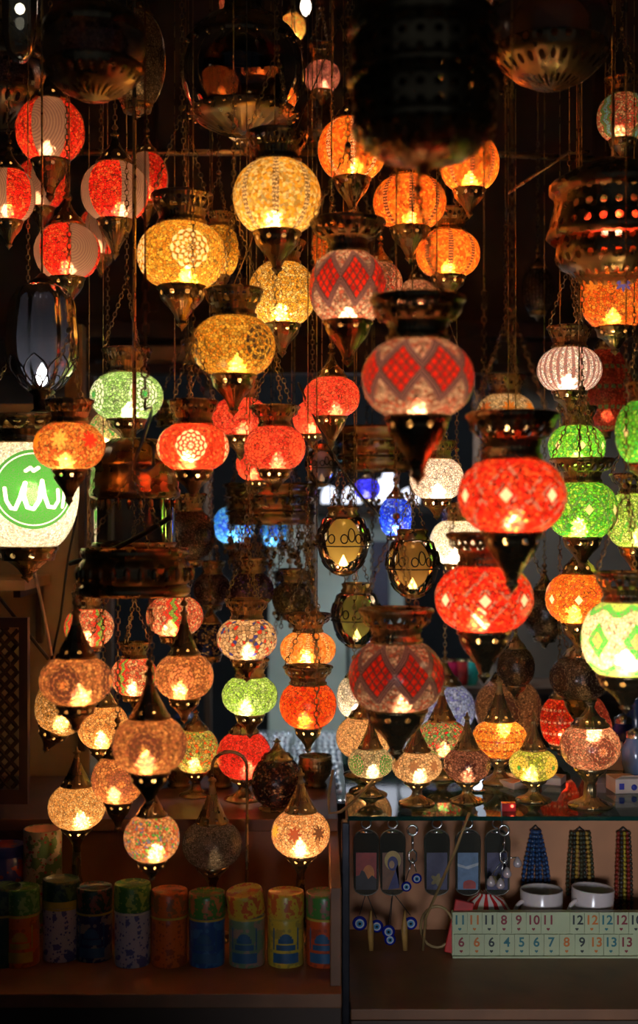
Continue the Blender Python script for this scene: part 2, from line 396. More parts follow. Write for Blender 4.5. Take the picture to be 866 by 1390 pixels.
def globe_prof(R, h, top=.5, bot=.5, p=.8, n=22):
    t1 = math.acos(min(1, top**(1/p))); t0 = math.acos(min(1, bot**(1/p)))
    b = h/(math.sin(t1)+math.sin(t0))
    pr = []
    for i in range(n+1):
        t = -t0+(t1+t0)*i/n; pr.append((R*max(0, math.cos(t))**p, b*math.sin(t)))
    sh = (pr[0][1]+pr[-1][1])/2
    return [(r, z-sh) for r, z in pr], b
def lamp(cx, cy, w, h, d, style, pat, cols, br, label, cat='lamp', rot=0., sc=1.0, tr=.05, cw=.66, ch=.62, cl=1.0,
         base_z=None, tilt=0, lc=WARM, wire=True, name='mosaic_lamp', group='mosaic glass lamps crowding the stall', p=.8, top=None, bot=None, dense=1., bz=-.3, glass=None, hookz=None, arm=0, bs=1.0):
    R = w/2*d/F; H = h*d/F; c = P(cx, cy, d)
    top = top or .52; bot = bot or .52
    prof, b = globe_prof(R, H, top, bot, p)
    zb = prof[0][1]; zt = prof[-1][1]
    # z of thing base
    if style == 'T': low = base_z-c.z
    else: low = zb-cl*R
    root = empty(name, (c.x, c.y, c.z+low), label, cat, group)
    if tilt: root.rotation_euler = (0, math.radians(tilt), 0)
    L = lambda z: (0, 0, z-low)
    g = lobj('glass_globe', prof, glass or glassmat(pat, cols, R, b, rot, tr, sc, dense), root, n=48, loc=L(0))
    if br > 0:
        a = min(.0125, R*.2)*bs; ox = random.uniform(-.14, .14)*R; oy = random.uniform(-.1, .1)*R
        bl = MB(); bl.lathe([(1e-4, -a*1.0), (a*.7, -a*.7), (a, 0), (a*.85, a*.6), (a*.45, a*1.05), (1e-4, a*1.4)], (ox, oy, 0), n=10)
        bl.build('bulb', glowmat(br, lc), root, L(H*bz))
    us = R
    k = R*bot
    if style == 'T':
        D = (zb-low)  # distance glass bottom to base plane
        e = R*.03; nk = min(R*.5, D*.45)
        pr = [(k*1.0, e), (k*1.06, 0), (k*1.04, -.08*R), (k*.9, -.15*R), (k*.6, -nk*.62), (k*.36, -nk), ]
        rem = D-nk
        if rem > R*1.2: pr += [(k*.26, -nk-.15*R), (k*.3, -nk-rem*.35), (k*.42, -nk-rem*.42), (k*.26, -nk-rem*.5), (k*.3, -nk-rem*.75)]
        pr += [(k*.45, -D+.32*R), (k*.75, -D+.2*R), (k*1.15, -D+.12*R), (k*1.4, -D+.06*R), (k*1.42, -D), (1e-4, -D)]
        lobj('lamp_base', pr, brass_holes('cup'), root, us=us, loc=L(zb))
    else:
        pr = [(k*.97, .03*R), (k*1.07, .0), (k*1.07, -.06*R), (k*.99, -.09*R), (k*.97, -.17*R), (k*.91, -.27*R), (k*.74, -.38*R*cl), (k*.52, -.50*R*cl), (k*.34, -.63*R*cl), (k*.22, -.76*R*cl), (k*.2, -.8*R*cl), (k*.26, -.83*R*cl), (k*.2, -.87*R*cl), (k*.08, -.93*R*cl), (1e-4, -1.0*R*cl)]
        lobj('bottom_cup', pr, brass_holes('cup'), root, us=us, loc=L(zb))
    k = R*top; ht = 0
    if style == 'H':
        q = R*cw; s_ = ch/.62
        pr = [(k*.97, -.03*R), (k*1.06, 0), (k*1.08, .07*R*s_), (k*.98, .10*R*s_), (k*.98, .20*R*s_), (k*1.05, .23*R*s_), (k*1.03, .28*R*s_), (k+(q-k)*.55, .33*R*s_), (k+(q-k)*.9, .42*R*s_), (q*1.0, .50*R*s_), (q*1.01, .56*R*s_), (q*1.06, .585*R*s_), (q*1.08, .62*R*s_), (q*1.06, .66*R*s_), (q*.99, .68*R*s_), (q*.93, .64*R*s_)]
        lobj('crown_gallery', pr, brass_holes('crown'), root, us=R*s_, loc=L(zt))
        ht = zt+.64*R*s_; hr = q
        if wire:
            hz = ht+R*1.9
            cb = MB()
            for i in range(3):
                a = 2*PI*i/3+.5+rot; cb.chain((hr*math.sin(a), -hr*math.cos(a), ht), (0, 0, hz), link=.012)
            cb.build('hanging_chain', brass(), root, L(0))
            wb = MB(); zc = (hookz if hookz else CEIL)-c.z
            wb.sphere((0, 0, hz+.004), .006)
            wb.chain((0, 0, hz+.008), (0, 0, min(zc, hz+.25)), link=.013)
            if zc > hz+.25: wb.tube([(0, 0, hz+.25), (0, 0, zc)], .0011, 5)
            wb.build('suspension_wire', brass(), root, L(0))
    elif style in ('D', 'T'):
        ch2 = ch/.62
        pr = [(k*.97, -.03*R), (k*1.06, 0), (k*1.08, .06*R), (k*1.0, .10*R), (k*.92, .15*R), (k*.84, .24*R), (k*.60, .38*R*ch2), (k*.36, .58*R*ch2), (k*.2, .80*R*ch2), (k*.15, .92*R*ch2), (k*.26, .95*R*ch2), (k*.26, 1.0*R*ch2), (k*.12, 1.03*R*ch2), (k*.08, 1.12*R*ch2), (1e-4, 1.16*R*ch2)]
        lobj('dome_cap', pr, brass_holes('cap'), root, us=us, loc=L(zt))
        ht = zt+1.14*R*ch2
        if style == 'D' and wire:
            wb = MB(); zc = (hookz if hookz else CEIL)-c.z
            wb.lathe([(.004, 0), (.007, .004), (.004, .01)], (0, 0, ht), 8)
            wb.chain((0, 0, ht+.008), (0, 0, min(zc, ht+.3)), link=.014, r=.0013)
            if zc > ht+.3: wb.tube([(0, 0, ht+.3), (0, 0, zc)], .0013, 5)
            wb.build('suspension_wire', brass(), root, L(0))
        if arm:
            ab = MB(); A = arm; x0 = A*R*1.15
            pts = [(0, 0, ht)]
            for i in range(11):
                t = PI*i/10; pts.append((x0/2-x0/2*math.cos(t), 0, ht+.012+R*.5*math.sin(t)))
            pts += [(x0, 0, zb), (x0, 0, zb-R*.5), (x0*.6, 0, zb-R*1.2), (k*.2*A, 0, zb-R*1.6)]
            ab.tube(pts, .0035, 7); ab.build('curved_arm', brass(), root, L(0))
    return root

AMB = [(1, .52, .05), (1, .68, .12), (.9, .36, .03)]
AMBP = [(1, .70, .18), (1, .52, .05), (1, .84, .42)]
ORG = [(1, .22, .02), (1, .36, .05), (.95, .14, .02)]
REDC = [(.92, .05, .02), (.80, .02, .015), (1, .14, .04)]
SAL = [(.95, .09, .05), (1, .15, .08), (.8, .05, .04)]
GRN = [(.15, .75, .05), (.38, .85, .12), (.05, .55, .08)]
CRM = [(.95, .80, .55), (1, .90, .70), (.85, .66, .42)]
BRN = [(.62, .25, .10), (.8, .38, .15), (.45, .16, .07)]
PNK = [(.9, .45, .32), (.95, .6, .45), (.75, .3, .22)]
CLR = [(.85, .50, .42), (.9, .70, .58), (.7, .2, .14)]
MUL = [(.85, .30, .18), (.9, .62, .40), (.8, .12, .08)]
GREY = (.22, .14, .11)
G2 = (.16, .09, .08)
W = (1, .95, .85)
Ls = [
 # top left reds
 (68,178,94,80,2.75,'N','stripes',REDC+[GREY,G2],16,'red beaded-stripe lamp highest of the red group at upper left',dict(rot=.35,cl=1.25)),
 (12,266,72,68,2.65,'N','stripes',REDC+[GREY,G2],16,'red striped lamp cut by the left edge of the photo near the top',dict(rot=.9,cl=1.1)),
 (56,250,68,64,3.15,'N','stripes',REDC+[GREY,G2],8,'dim red striped lamp tucked behind, right of the one at the left edge',dict(rot=.2,cl=1.1)),
 (156,261,92,76,2.6,'N','stripes',REDC+[GREY,G2],16,'red lamp with grey beaded stripes directly left of the big amber lamps',dict(rot=-.35,cl=1.2)),
 (199,243,60,66,3.1,'N','stripes',REDC+[GREY,G2],9,'small red striped lamp half hidden behind another, highest right of the red group',dict(rot=.8,cl=1.1)),
 (91,342,90,70,2.7,'N','stripes',REDC+[GREY,G2],16,'lowest red striped lamp at left, above the grey ribbed tulip lantern',dict(rot=-.3,cl=1.1)),
 (137,316,62,62,3.2,'N','stripes',REDC+[GREY,G2],7,'dark red striped lamp mostly hidden behind the cone of another red lamp',dict(rot=.6,cl=1.)),
 # amber
 (376,268,120,94,2.35,'H','panels',AMBP+[(.4,.3,.2),(.95,.75,.4)],20,'uppermost amber mosaic lamp with pierced brass crown',dict(tr=.08)),
 (247,347,122,84,2.4,'H','rosette',AMB+[(1,.9,.65),(1,.8,.4)],26,'bright yellow amber lamp left of centre with brass crown above red chains',dict(rot=.5)),
 (297,341,56,66,3.0,'H','crackle',AMB,9,'small amber lamp peeking out behind the right side of a bright yellow one',{}),
 (383,399,92,82,2.62,'H','crackle',AMBP,18,'amber lamp in the middle, third down, left of the red diamond lamps',dict(sc=1.1)),
 (317,470,115,78,2.38,'H','rings',AMB+[(.05,.03,.03)],14,'lowest amber lamp with a dark ring medallion on its side',dict(rot=-.75)),
 # orange
 (478,203,94,78,2.7,'N','panels',ORG+[(.95,.6,.4),(.8,.25,.1)],17,'orange lamp right of the dark glass ball, partly under the big dark chandelier',dict(cl=1.1)),
 (637,222,82,70,2.75,'N','panels',ORG+[(.3,.06,.02),(.8,.25,.1)],20,'orange lamp under the right side of the big dark chandelier',dict(cl=1.)),
 (556,275,100,68,2.8,'H','panels',ORG+[(.15,.04,.02),(.8,.25,.1)],20,'orange lamp with dark beaded ribs below the big dark chandelier',dict(cl=1.)),
 (608,345,88,60,3.0,'H','panels',ORG+[(.12,.04,.02),(.7,.22,.08)],20,'lowest orange lamp with dark ribs, right of the red diamond lamps',dict(cl=.9)),
 (452,336,60,62,3.2,'N','crackle',ORG,9,'orange lamp seen only as a sliver behind the crown of a red diamond lamp',dict(cl=.8)),
 # red diamond front
 (472,390,106,92,2.2,'H','diamond',CLR+[(.95,.04,.02),(.6,.02,.02)],11,'red diamond-pattern lamp in the upper middle, left of the largest one',dict(cw=.92,ch=.78,cl=1.2,rot=.2,bot=.6,bz=-.42)),
 (516,388,62,60,2.85,'N','lozenge',PNK+[(.8,.1,.06),(.9,.5,.4)],6,'pinkish red lamp peeking behind the right edge of the upper diamond lamp',dict(cl=.7)),
 (566,404,58,44,3.3,'N','crackle',PNK,5,'dull pink lamp behind the crown of the largest diamond lamp',dict(cl=.7)),
 (567,514,153,102,1.9,'H','diamond',CLR+[(.95,.04,.02),(.7,.02,.02)],13,'largest red diamond-pattern lamp at centre of the display, in front',dict(cw=.80,ch=.72,cl=1.25,rot=.0,bot=.55,bz=-.42)),
 (695,673,148,98,1.93,'H','lozenge',REDC+[(.45,.22,.2),W],26,'big blurred red lamp with pale lozenges in the right foreground, upper of two',dict(cw=.8,ch=.8,cl=1.15,rot=.25)),
 (657,812,134,88,2.13,'H','lozenge',REDC+[(.45,.22,.2),W],24,'big red lamp with pale lozenges, lower of two in the right foreground',dict(cw=.72,ch=.62,cl=1.1,rot=.1)),
 (538,917,130,90,2.18,'H','diamond',CLR+[(.9,.04,.02),(.6,.02,.02)],6,'dim red diamond-pattern lamp low in the centre above the white table lamps',dict(cw=.74,ch=.66,cl=1.1,rot=.1,bot=.62,bz=-.42)),
 (786,812,92,66,2.72,'N','lozenge',ORG+[(.6,.10,.04),W],24,'orange red lamp with pale lozenges, left of the bright white and green lamp',dict(cl=1.,rot=.2)),
 # green right
 (790,692,98,74,2.48,'H','lozenge',GRN+[(.12,.28,.12),(1,.85,.6)],20,'green lozenge lamp at right, directly beside the red foreground lamp',dict(cw=.84,ch=.62,cl=.95)),
 (783,606,78,56,2.95,'H','lozenge',GRN+[(.12,.5,.12),(1,.85,.6)],20,'green lamp half covered by the crown of another green one at right',dict(cl=.8)),
 (861,706,80,72,2.72,'H','lozenge',[(.5,.85,.2),(.35,.8,.12),(.6,.9,.35)]+[(.1,.5,.08),(1,.85,.6)],20,'yellow green lamp cut by the right edge, middle of three green ones there',dict(cl=1.,cw=.8)),
 (850,866,122,98,2.2,'H','bigwhite',[(1,.93,.75),(1,.97,.85),(.95,.85,.6)]+[(.03,.45,.06),(.75,.42,.15)],48,'brilliant white lamp bordered green at the right edge',dict(cl=.9,bot=.62)),
 (874,587,78,84,2.3,'H','lozenge',GRN+[(.1,.4,.08),(1,.85,.6)],16,'round green lamp cut by the right edge, highest of the green ones',dict(cl=.8,hookz=PZ(372,2.3))),
 (835,402,98,84,2.95,'N','flower',ORG+[(.1,.12,.7),(1,.5,.08),(.8,.3,.04)],20,'orange lamp with small blue chips beneath the pierced chandelier at right',dict(cl=.8,sc=.9)),
 (773,502,88,58,2.75,'H','columns',[(1,.75,.6),(.95,.6,.48),(1,.9,.85)]+[(.35,.12,.1)],18,'clear crystal lamp with upright columns right of the centre',dict(cl=.8,lc=WHITE_L,tr=.2)),
 (686,562,80,52,3.3,'H','flower',CRM+[(.9,.35,.05),(.9,.35,.05),(.7,.2,.05)],8,'pale lamp with orange flower medallion behind the big red foreground lamp',dict(cl=.8)),
 (845,160,70,60,2.9,'H','waves',MUL+[(.1,.3,.1),(.15,.45,.65)],4,'dim multicoloured red and green lamp at the upper right edge',dict(cl=.8)),
 # green left
 (172,538,100,62,2.55,'H','rosette',[(.45,.75,.20),(.6,.85,.35),(.30,.6,.12)]+[(.9,.95,.7),(.05,.5,.1)],17,'green lamp with pale flower medallion at left behind a rusty chain',dict(cl=.8,rot=.15,cw=.64,lc=WHITE_L)),
 (146,586,50,48,3.1,'N','chips',[(.9,.85,.55),(.75,.85,.4),(.9,.8,.5)]+[(.05,.55,.1),(.1,.65,.2)],16,'small white and green lamp below the green medallion lamp at left',dict(cl=.8)),
 (94,606,97,62,2.3,'H','flower',[(.9,.30,.06),(.95,.45,.12),(.8,.14,.04)]+[(1,.6,.15),(.85,.03,.02),(1,.3,.02)],14,'orange lamp with a row of yellow and red flowers in front of the calligraphy globe',dict(cl=1.05,rot=.1,bot=.46,p=.72)),
 (262,607,98,62,2.3,'H','rosette',[(.95,.07,.03),(1,.16,.05),(.85,.04,.02)]+[(1,.88,.65),(1,.95,.8)],20,'red lamp with a white dotted flower medallion',dict(cl=.85,rot=.75,cw=.66)),
 (326,566,78,50,2.9,'H','crackle',SAL,14,'red crackled lamp behind, between the white-medallion lamp and the salmon one',dict(cl=.9)),
 (373,608,84,58,2.5,'H','rosette',SAL+[(.9,.12,.05),(.8,.05,.03)],14,'salmon red lamp with a faint diamond medallion, left of centre',dict(cl=.85,rot=-.2,cw=.78)),
 (348,630,56,44,3.05,'N','crackle',SAL,13,'small red lamp glimpsed left behind the salmon one',dict(cl=.7)),
 (450,539,78,52,2.6,'N','crackle',SAL,14,'pink red crackled lamp left of the largest diamond lamp',dict(cl=1.2)),
 (424,568,54,42,3.0,'N','crackle',SAL,24,'bright red lamp peeking out below left of the pink red crackled one',dict(cl=.8)),
 # centre background
 (593,650,74,54,2.7,'H','crackle',[(1,.72,.55),(1,.8,.65),(.95,.62,.45)],22,'pale pinkish white lamp left of the upper red foreground lamp',dict(cl=.8,lc=WHITE_L,cw=.7)),
 (620,736,74,58,3.0,'H','crackle',CRM,28,'cream lamp behind the crown of the lower red foreground lamp',dict(cl=.7,lc=WHITE_L,sc=1.4)),
 (537,702,46,50,3.1,'N','crackle',[(.02,.05,.8),(.04,.15,1),(.4,.55,1)],22,'round cobalt blue lamp in the centre background',dict(cl=.7,lc=COOL)),
 (498,663,36,26,3.6,'N','crackle',[(.04,.03,.8),(.1,.08,1),(.02,.02,.5)],22,'tiny violet blue lamp above and left of the cobalt one',dict(cl=.7,lc=COOL)),
 (318,713,58,48,3.5,'N','stars',[(.1,.5,.8),(.3,.7,.9),(.02,.2,.8)]+[(.01,.05,.8),(.2,.5,1)],14,'blue lamp with star pattern behind the ringed brass gallery',dict(cl=.5,lc=COOL,rot=.4)),
 (372,720,36,44,3.7,'N','stars',[(.1,.5,.8),(.3,.7,.9),(.02,.2,.8)]+[(.01,.05,.8),(.2,.5,1)],12,'pale blue lamp mostly hidden under the ringed brass gallery',dict(cl=.5,lc=COOL)),
 (256,727,72,66,3.0,'H','darkrose',[(.35,.2,.15),(.25,.15,.1),(.3,.2,.15)]+[(.04,.02,.02),(.5,.2,.1)],1.0,'unlit dark lamp with black flower medallion right of the glass cylinder lantern',dict(cl=.6)),
 (288,800,52,42,3.2,'H','darkrose',[(.45,.25,.22),(.4,.25,.2),(.35,.2,.15)]+[(.05,.03,.03),(.3,.15,.1)],1.2,'dull pink unlit lamp in the shadows above the blue crackle one',dict(cl=.6)),
 (341,801,62,46,3.1,'H','chips',[(.12,.07,.14),(.2,.1,.2),(.08,.05,.12)]+[(.6,.35,.3),(.2,.1,.5)],1.5,'unlit purple mosaic lamp above the white chip lamp',dict(cl=.6,sc=1.2)),
 (396,812,54,44,3.25,'H','crackle',[(.5,.35,.15),(.35,.25,.1),(.2,.12,.06)],1.5,'unlit brown lamp under the hanging chains at centre',dict(cl=.6)),
 (285,868,58,44,3.15,'N','chips',[(.02,.03,.12),(.03,.04,.2),(.5,.35,.2)]+[(.6,.45,.3),(.7,.5,.3)],2,'dark blue and tan crackle lamp left of the white chip lamp',dict(cl=.5,sc=.9)),
 (335,867,82,54,2.6,'H','chips',[(.95,.72,.5),(.9,.65,.42),(1,.8,.6)]+[(.75,.05,.03),(.05,.06,.45)],9,'white lamp scattered with red and blue chips',dict(cl=.8,sc=.75,cw=.7)),
 (339,944,76,50,2.85,'H','crackle',[(.5,.75,.10),(.65,.85,.25),(.35,.6,.06)],14,'lime green lamp below the white chip lamp',dict(cl=.9,lc=WHITE_L)),
 (418,881,76,46,2.75,'H','panels',[(1,.36,.08),(1,.5,.2),(.9,.25,.04)]+[(.9,.4,.1),(1,.7,.4)],15,'small orange glass lamp stacked above the vivid orange one',dict(cl=.8,cw=.8)),
 (418,958,78,58,2.55,'H','chips',[(1,.12,.01),(1,.16,.02),(1,.10,.01)]+[(.5,.02,.01),(.6,.03,.01)],16,'vivid orange lamp with small red chips low in the centre',dict(cl=.95,top=.62,bot=.46,cw=.82,ch=.6)),
 (481,946,48,52,2.9,'N','crackle',[(1,.8,.55),(1,.85,.65),(.95,.75,.5)],20,'cream white lamp hidden behind left of the dim diamond lamp',dict(cl=.7,lc=WHITE_L)),
 (494,1001,76,54,2.85,'T','crackle',[(.95,.62,.35),(1,.7,.42),(.9,.55,.3)],12,'cream table lamp behind the small green and white one',dict(base_z='G',ch=.5)),
 # multicolour left
 (121,851,68,50,2.95,'H','waves',MUL+[(.8,.04,.03),(.2,.5,.1)],13,'red and green zigzag lamp left, beneath the brass gallery ring',dict(cl=.6)),
 (237,836,78,52,2.9,'H','waves',MUL+[(.8,.04,.03),(.2,.5,.1)],11,'red and green zigzag lamp right, beneath the brass gallery ring',dict(cl=.6,rot=.6)),
 (182,918,64,50,2.85,'H','waves',MUL+[(.8,.04,.03),(.2,.5,.1)],14,'red and green zigzag lamp lowest of three, between the brown lamps',dict(cl=.6,rot=1.1)),
 # brown cluster
 (103,924,100,62,2.2,'D','darkrose',BRN+[(.10,.03,.03),(.9,.3,.1)],13,'brown mosaic lamp with dark wheel medallion, leftmost of the chandelier cluster',dict(ch=.78,rot=.95,cl=.8,hookz=PZ(800,2.3))),
 (250,918,80,58,2.35,'D','rosette',BRN+[(.8,.3,.15),(1,.5,.2)],13,'brown mosaic lamp right of the chandelier cluster with a faint flower',dict(ch=.9,rot=.8,cl=.9,hookz=PZ(800,2.3))),
 (203,1011,102,72,2.12,'D','darkrose',BRN+[(.16,.05,.04),(1,.6,.2)],12,'largest brown mosaic lamp with wheel medallion around a glowing centre',dict(ch=.75,rot=.8,cl=1.0,hookz=PZ(800,2.3))),
 (140,986,70,56,2.65,'D','crackle',[(1,.62,.28),(.95,.5,.2),(.9,.4,.12)],15,'glowing amber brown lamp behind, between the leftmost and largest brown lamps',dict(ch=.7,cl=.9)),
 (160,1058,72,60,2.4,'D','darkrose',BRN+[(.3,.1,.07),(.9,.3,.1)],16,'brown lamp with a bright bulb spot low in the cluster',dict(ch=.7,cl=1.2,rot=.5,hookz=PZ(800,2.3))),
 (60,950,78,76,2.75,'N','crackle',[(.9,.55,.22),(.8,.45,.15),(.95,.7,.4)],8,'tilted tan amber lamp behind the leftmost brown lamp',dict(cl=.9,tilt=22)),
 (104,1095,78,56,2.6,'T','crackle',[(.85,.5,.2),(.9,.65,.35),(.7,.35,.12)],14,'amber table lamp on a slim stem above the painted tins at left',dict(base_z='L',ch=.75,sc=1.5)),
 (206,1137,76,60,2.25,'D','chips',[(.8,.4,.2),(.9,.55,.3),(.7,.15,.08)]+[(.1,.5,.12),(.15,.2,.5)],13,'multicoloured lamp with green beaded curve above the floral tin',dict(ch=.7,sc=1.4,cl=.8,hookz=PZ(800,2.3))),
 (288,1146,82,58,2.6,'T','rosette',[(.70,.62,.55),(.75,.68,.6),(.62,.55,.48)]+[(.35,.3,.25),(.4,.3,.25)],1.2,'unlit greyish white lamp above the blue tin',dict(base_z='L',ch=.9,rot=-.7,arm=1,sc=1.4)),
 (408,1131,80,58,2.6,'T','flower',[(1,.55,.28),(1,.68,.42),(.95,.45,.2)]+[(.35,.08,.04),(.12,.05,.03),(.9,.6,.1)],14,'glowing peach lamp with dark flowers above the yellow tin',dict(base_z='L',ch=.8,rot=.2,sc=1.1)),
 (266,1019,62,56,2.98,'T','chips',[(.5,.65,.15),(.7,.75,.3),(.85,.5,.15)]+[(.9,.15,.03),(.95,.3,.05)],12,'green lamp with orange chips on the wooden shelf',dict(base_z='W',ch=.5)),
 (331,1025,74,60,3.05,'T','crackle',[(.9,.04,.03),(.95,.07,.05),(.8,.03,.02)],14,'crimson lamp on the wooden shelf left of the dark mosaic lamp',dict(base_z='W',ch=.5)),
 (376,1062,70,62,2.88,'T','chips',[(.12,.04,.05),(.3,.1,.08),(.05,.04,.06)]+[(.6,.35,.25),(.5,.2,.1)],1.5,'dark mosaic lamp unlit on the wooden shelf',dict(base_z='W',ch=.45,top=.6)),
 # right table lamps
 (503,1035,62,38,2.63,'T','rosette',[(.75,.72,.55),(.85,.75,.55),(.6,.62,.45)]+[(.08,.35,.08),(.2,.5,.1)],7,'small green and white table lamp, leftmost on the glass shelf',dict(base_z='G',ch=.85)),
 (566,1040,68,40,2.55,'T','flower',[(.95,.68,.42),(1,.75,.5),(.9,.6,.38)]+[(.35,.18,.1),(.35,.18,.1),(.35,.18,.1)],9,'small cream table lamp with dark spray motif on the glass shelf',dict(base_z='G',ch=.75,rot=.2)),
 (634,1038,64,42,2.57,'T','stars',[(.55,.25,.2),(.6,.3,.24),(.45,.2,.16)]+[(.12,.03,.03),(.7,.5,.4)],4,'small dusky pink table lamp with dark stars on the glass shelf',dict(base_z='G',ch=.85)),
 (724,1038,66,40,2.58,'T','rosette',[(.6,.7,.12),(.75,.8,.25),(.4,.6,.08)]+[(1,.65,.15),(.05,.45,.1)],13,'small yellow green table lamp on the glass shelf',dict(base_z='G',ch=.85)),
 (678,1003,76,48,2.75,'T','rows',[(.95,.38,.05),(1,.5,.12),(.85,.25,.03)]+[(.35,.02,.01)],14,'amber table lamp with rows of dark red dots behind the pink and green ones',dict(base_z='G',ch=.9,bz=.2)),
 (801,1014,82,56,2.53,'T','darkrose',PNK+[(.22,.06,.05),(1,.4,.2)],9,'salmon table lamp with dark dotted rosette at right of the glass shelf',dict(base_z='G',ch=.5,rot=.55,bz=.2,top=.6)),
 (600,1002,70,46,2.8,'T','chips',[(.55,.5,.3),(.7,.3,.2),(.3,.5,.2)]+[(.8,.05,.05),(.1,.6,.2)],8,'mottled green and red table lamp behind the dusky pink one',dict(base_z='G',ch=.8)),
 (787,920,82,56,2.75,'N','darkrose',[(.5,.38,.24),(.55,.42,.28),(.45,.33,.2)]+[(.10,.05,.04),(.3,.15,.1)],1.0,'unlit beige lamp with dark leaf medallions above the salmon table lamp',dict(cl=1.2,rot=.3)),
 (760,979,54,62,2.95,'N','rows',REDC+[(1,.6,.45)],9,'round red lamp with white dotted lines, left of the salmon table lamp',dict(cl=.6)),
 (822,975,44,66,3.0,'N','crackle',[(.75,.12,.08),(.85,.25,.15),(.6,.08,.05)],7,'red lamp peeking out right behind the salmon table lamp',dict(cl=.6,tilt=-20)),
 (690,962,92,74,3.05,'N','darkrose',[(.6,.35,.2),(.7,.42,.25),(.5,.28,.16)]+[(.15,.05,.04),(.3,.1,.05)],4,'tan mosaic lamp with dark rosette behind the amber dotted table lamp',dict(cl=.4,rot=-.5)),
 (700,905,52,50,3.0,'N','darkrose',[(.4,.25,.14),(.42,.28,.16),(.3,.2,.1)]+[(.1,.05,.04),(.3,.1,.05)],1.0,'unlit brown lamp below the lower red foreground lamp',dict(cl=.8)),
 (604,962,82,64,3.3,'N','crackle',[(.6,.6,.7),(.75,.7,.7),(.3,.25,.55)],8,'lilac white lamp standing behind the small table lamps',dict(cl=.4,lc=COOL)),
 (739,832,60,62,3.2,'N','darkrose',[(.35,.28,.18),(.4,.3,.2),(.3,.22,.14)]+[(.06,.04,.03),(.3,.1,.05)],1.0,'unlit beige lamp between the two lozenge lamps at right',dict(cl=.6)),
 # top
 (437,104,50,38,3.3,'H','flower',[(.6,.2,.2),(.7,.28,.26),(.5,.15,.15)]+[(.1,.03,.04)]*3,7,'small pink lamp at the top beside the dark glass ball',dict(cl=.9,ch=.9)),
 (397,38,36,34,3.8,'N','panels',[(.9,.6,.15),(.9,.3,.1),(.6,.7,.2)]+[(.4,.1,.03),(.9,.5,.1)],14,'tiny orange lamp at the top above the pink one',dict(cl=.7)),
 (430,158,46,42,3.6,'H','stars',[(.3,.14,.07),(.35,.18,.1),(.25,.1,.06)]+[(.08,.03,.02),(.3,.2,.1)],1.2,'dim brown lamp below the small pink one',dict(cl=.7)),
 (297,112,54,40,3.5,'N','panels',ORG+[(.6,.15,.03),(.9,.3,.05)],12,'orange lamp seen through the left of the dark glass ball',dict(cl=.5)),
 (352,84,58,44,3.4,'N','panels',ORG+[(.6,.15,.03),(.9,.3,.05)],13,'orange lamp seen through the right of the dark glass ball',dict(cl=.5)),
 (334,176,54,32,3.2,'N','crackle',CRM,24,'small cream yellow lamp under the dark glass ball',dict(cl=.7)),
 (323,8,54,28,3.2,'N','crackle',[(.5,.12,.08),(.6,.2,.12),(.4,.08,.05)],5,'dim red lamp cut by the top of the photo above the glass ball',dict(cl=.5)),
 (614,112,60,50,3.2,'N','chips',[(.5,.4,.1),(.6,.25,.08),(.3,.4,.1)]+[(.7,.1,.05),(.1,.4,.1)],6,'multicoloured lamp behind the big dark chandelier',dict(cl=.5)),
 (660,12,50,40,3.6,'N','chips',[(.5,.3,.25),(.6,.25,.15),(.4,.2,.2)]+[(.9,.5,.1),(.2,.3,.4)],6,'dull mosaic lamp at the top edge right of the big dark chandelier',dict(cl=.5)),
 (730,394,44,58,3.6,'N','columns',[(.25,.2,.16),(.3,.24,.2),(.2,.15,.12)]+[(.1,.07,.05)],1.0,'unlit ribbed lamp in the dark above the crystal lamp',dict(cl=.6)),
 (318,385,66,62,3.4,'N','crackle',[(.10,.13,.24),(.14,.16,.28),(.07,.09,.18)],1.0,'unlit slate blue lamp behind the amber lamps',dict(cl=.6)),
]
OFF = {0: 2.894, 1: 2.642, 3: 2.664, 5: 2.74, 7: 2.342, 8: 2.416, 10: 2.7, 11: 2.372, 13: 2.734, 14: 2.84, 15: 2.96, 18: 2.898, 20: 1.884, 21: 1.946, 22: 2.114, 23: 2.196, 24: 2.664, 26: 2.918, 28: 2.152, 29: 2.188, 30: 2.942, 31: 2.742, 33: 2.876, 34: 2.598, 38: 2.908, 39: 2.436, 40: 3.074, 44: 3.04, 47: 3.62, 50: 3.208, 51: 3.124, 53: 3.142, 54: 2.472, 55: 2.834, 56: 2.758, 58: 2.924, 59: 2.826, 66: 2.73, 68: 2.814, 74: 2.94, 83: 2.814, 84: 2.982, 85: 3.032, 86: 3.09, 87: 2.96, 93: 3.524, 95: 3.192, 96: 3.24, 52: 3.154, 75: 2.848}
Ls = [(l[:4]+(OFF.get(i, l[4]),)+l[5:]) for i, l in enumerate(Ls)]
ZG = PZ(1105, 2.46); ZW = .863; ZL = .664
for (cx, cy, w, h, d, st, pat, cols, br, lab, kw) in Ls:
    kw = dict(kw)
    if 'base_z' in kw: kw['base_z'] = {'G': ZG, 'W': ZW, 'L': ZL}[kw['base_z']]
    if st == 'N':
        st = 'D'; kw.setdefault('ch', .55)
    lamp(cx, cy, w, h, d, st, pat, cols, br*(5.0 if br > 2.1 else .6), lab, **kw)

# calligraphy globe
lamp(38, 672, 138, 140, 2.7, 'H', 'script', [(.98, .85, .62), (1, .92, .72), (.9, .75, .5), (.05, .27, .03), (1, .95, .8)], 105,
     'large white globe lamp with green disc of white calligraphy at left', p=.72, top=.76, bot=.56, cw=.95, ch=.50, cl=.72, lc=WHITE_L, bz=.0, sc=1.3, dense=.4, bs=1.5, tr=.0)
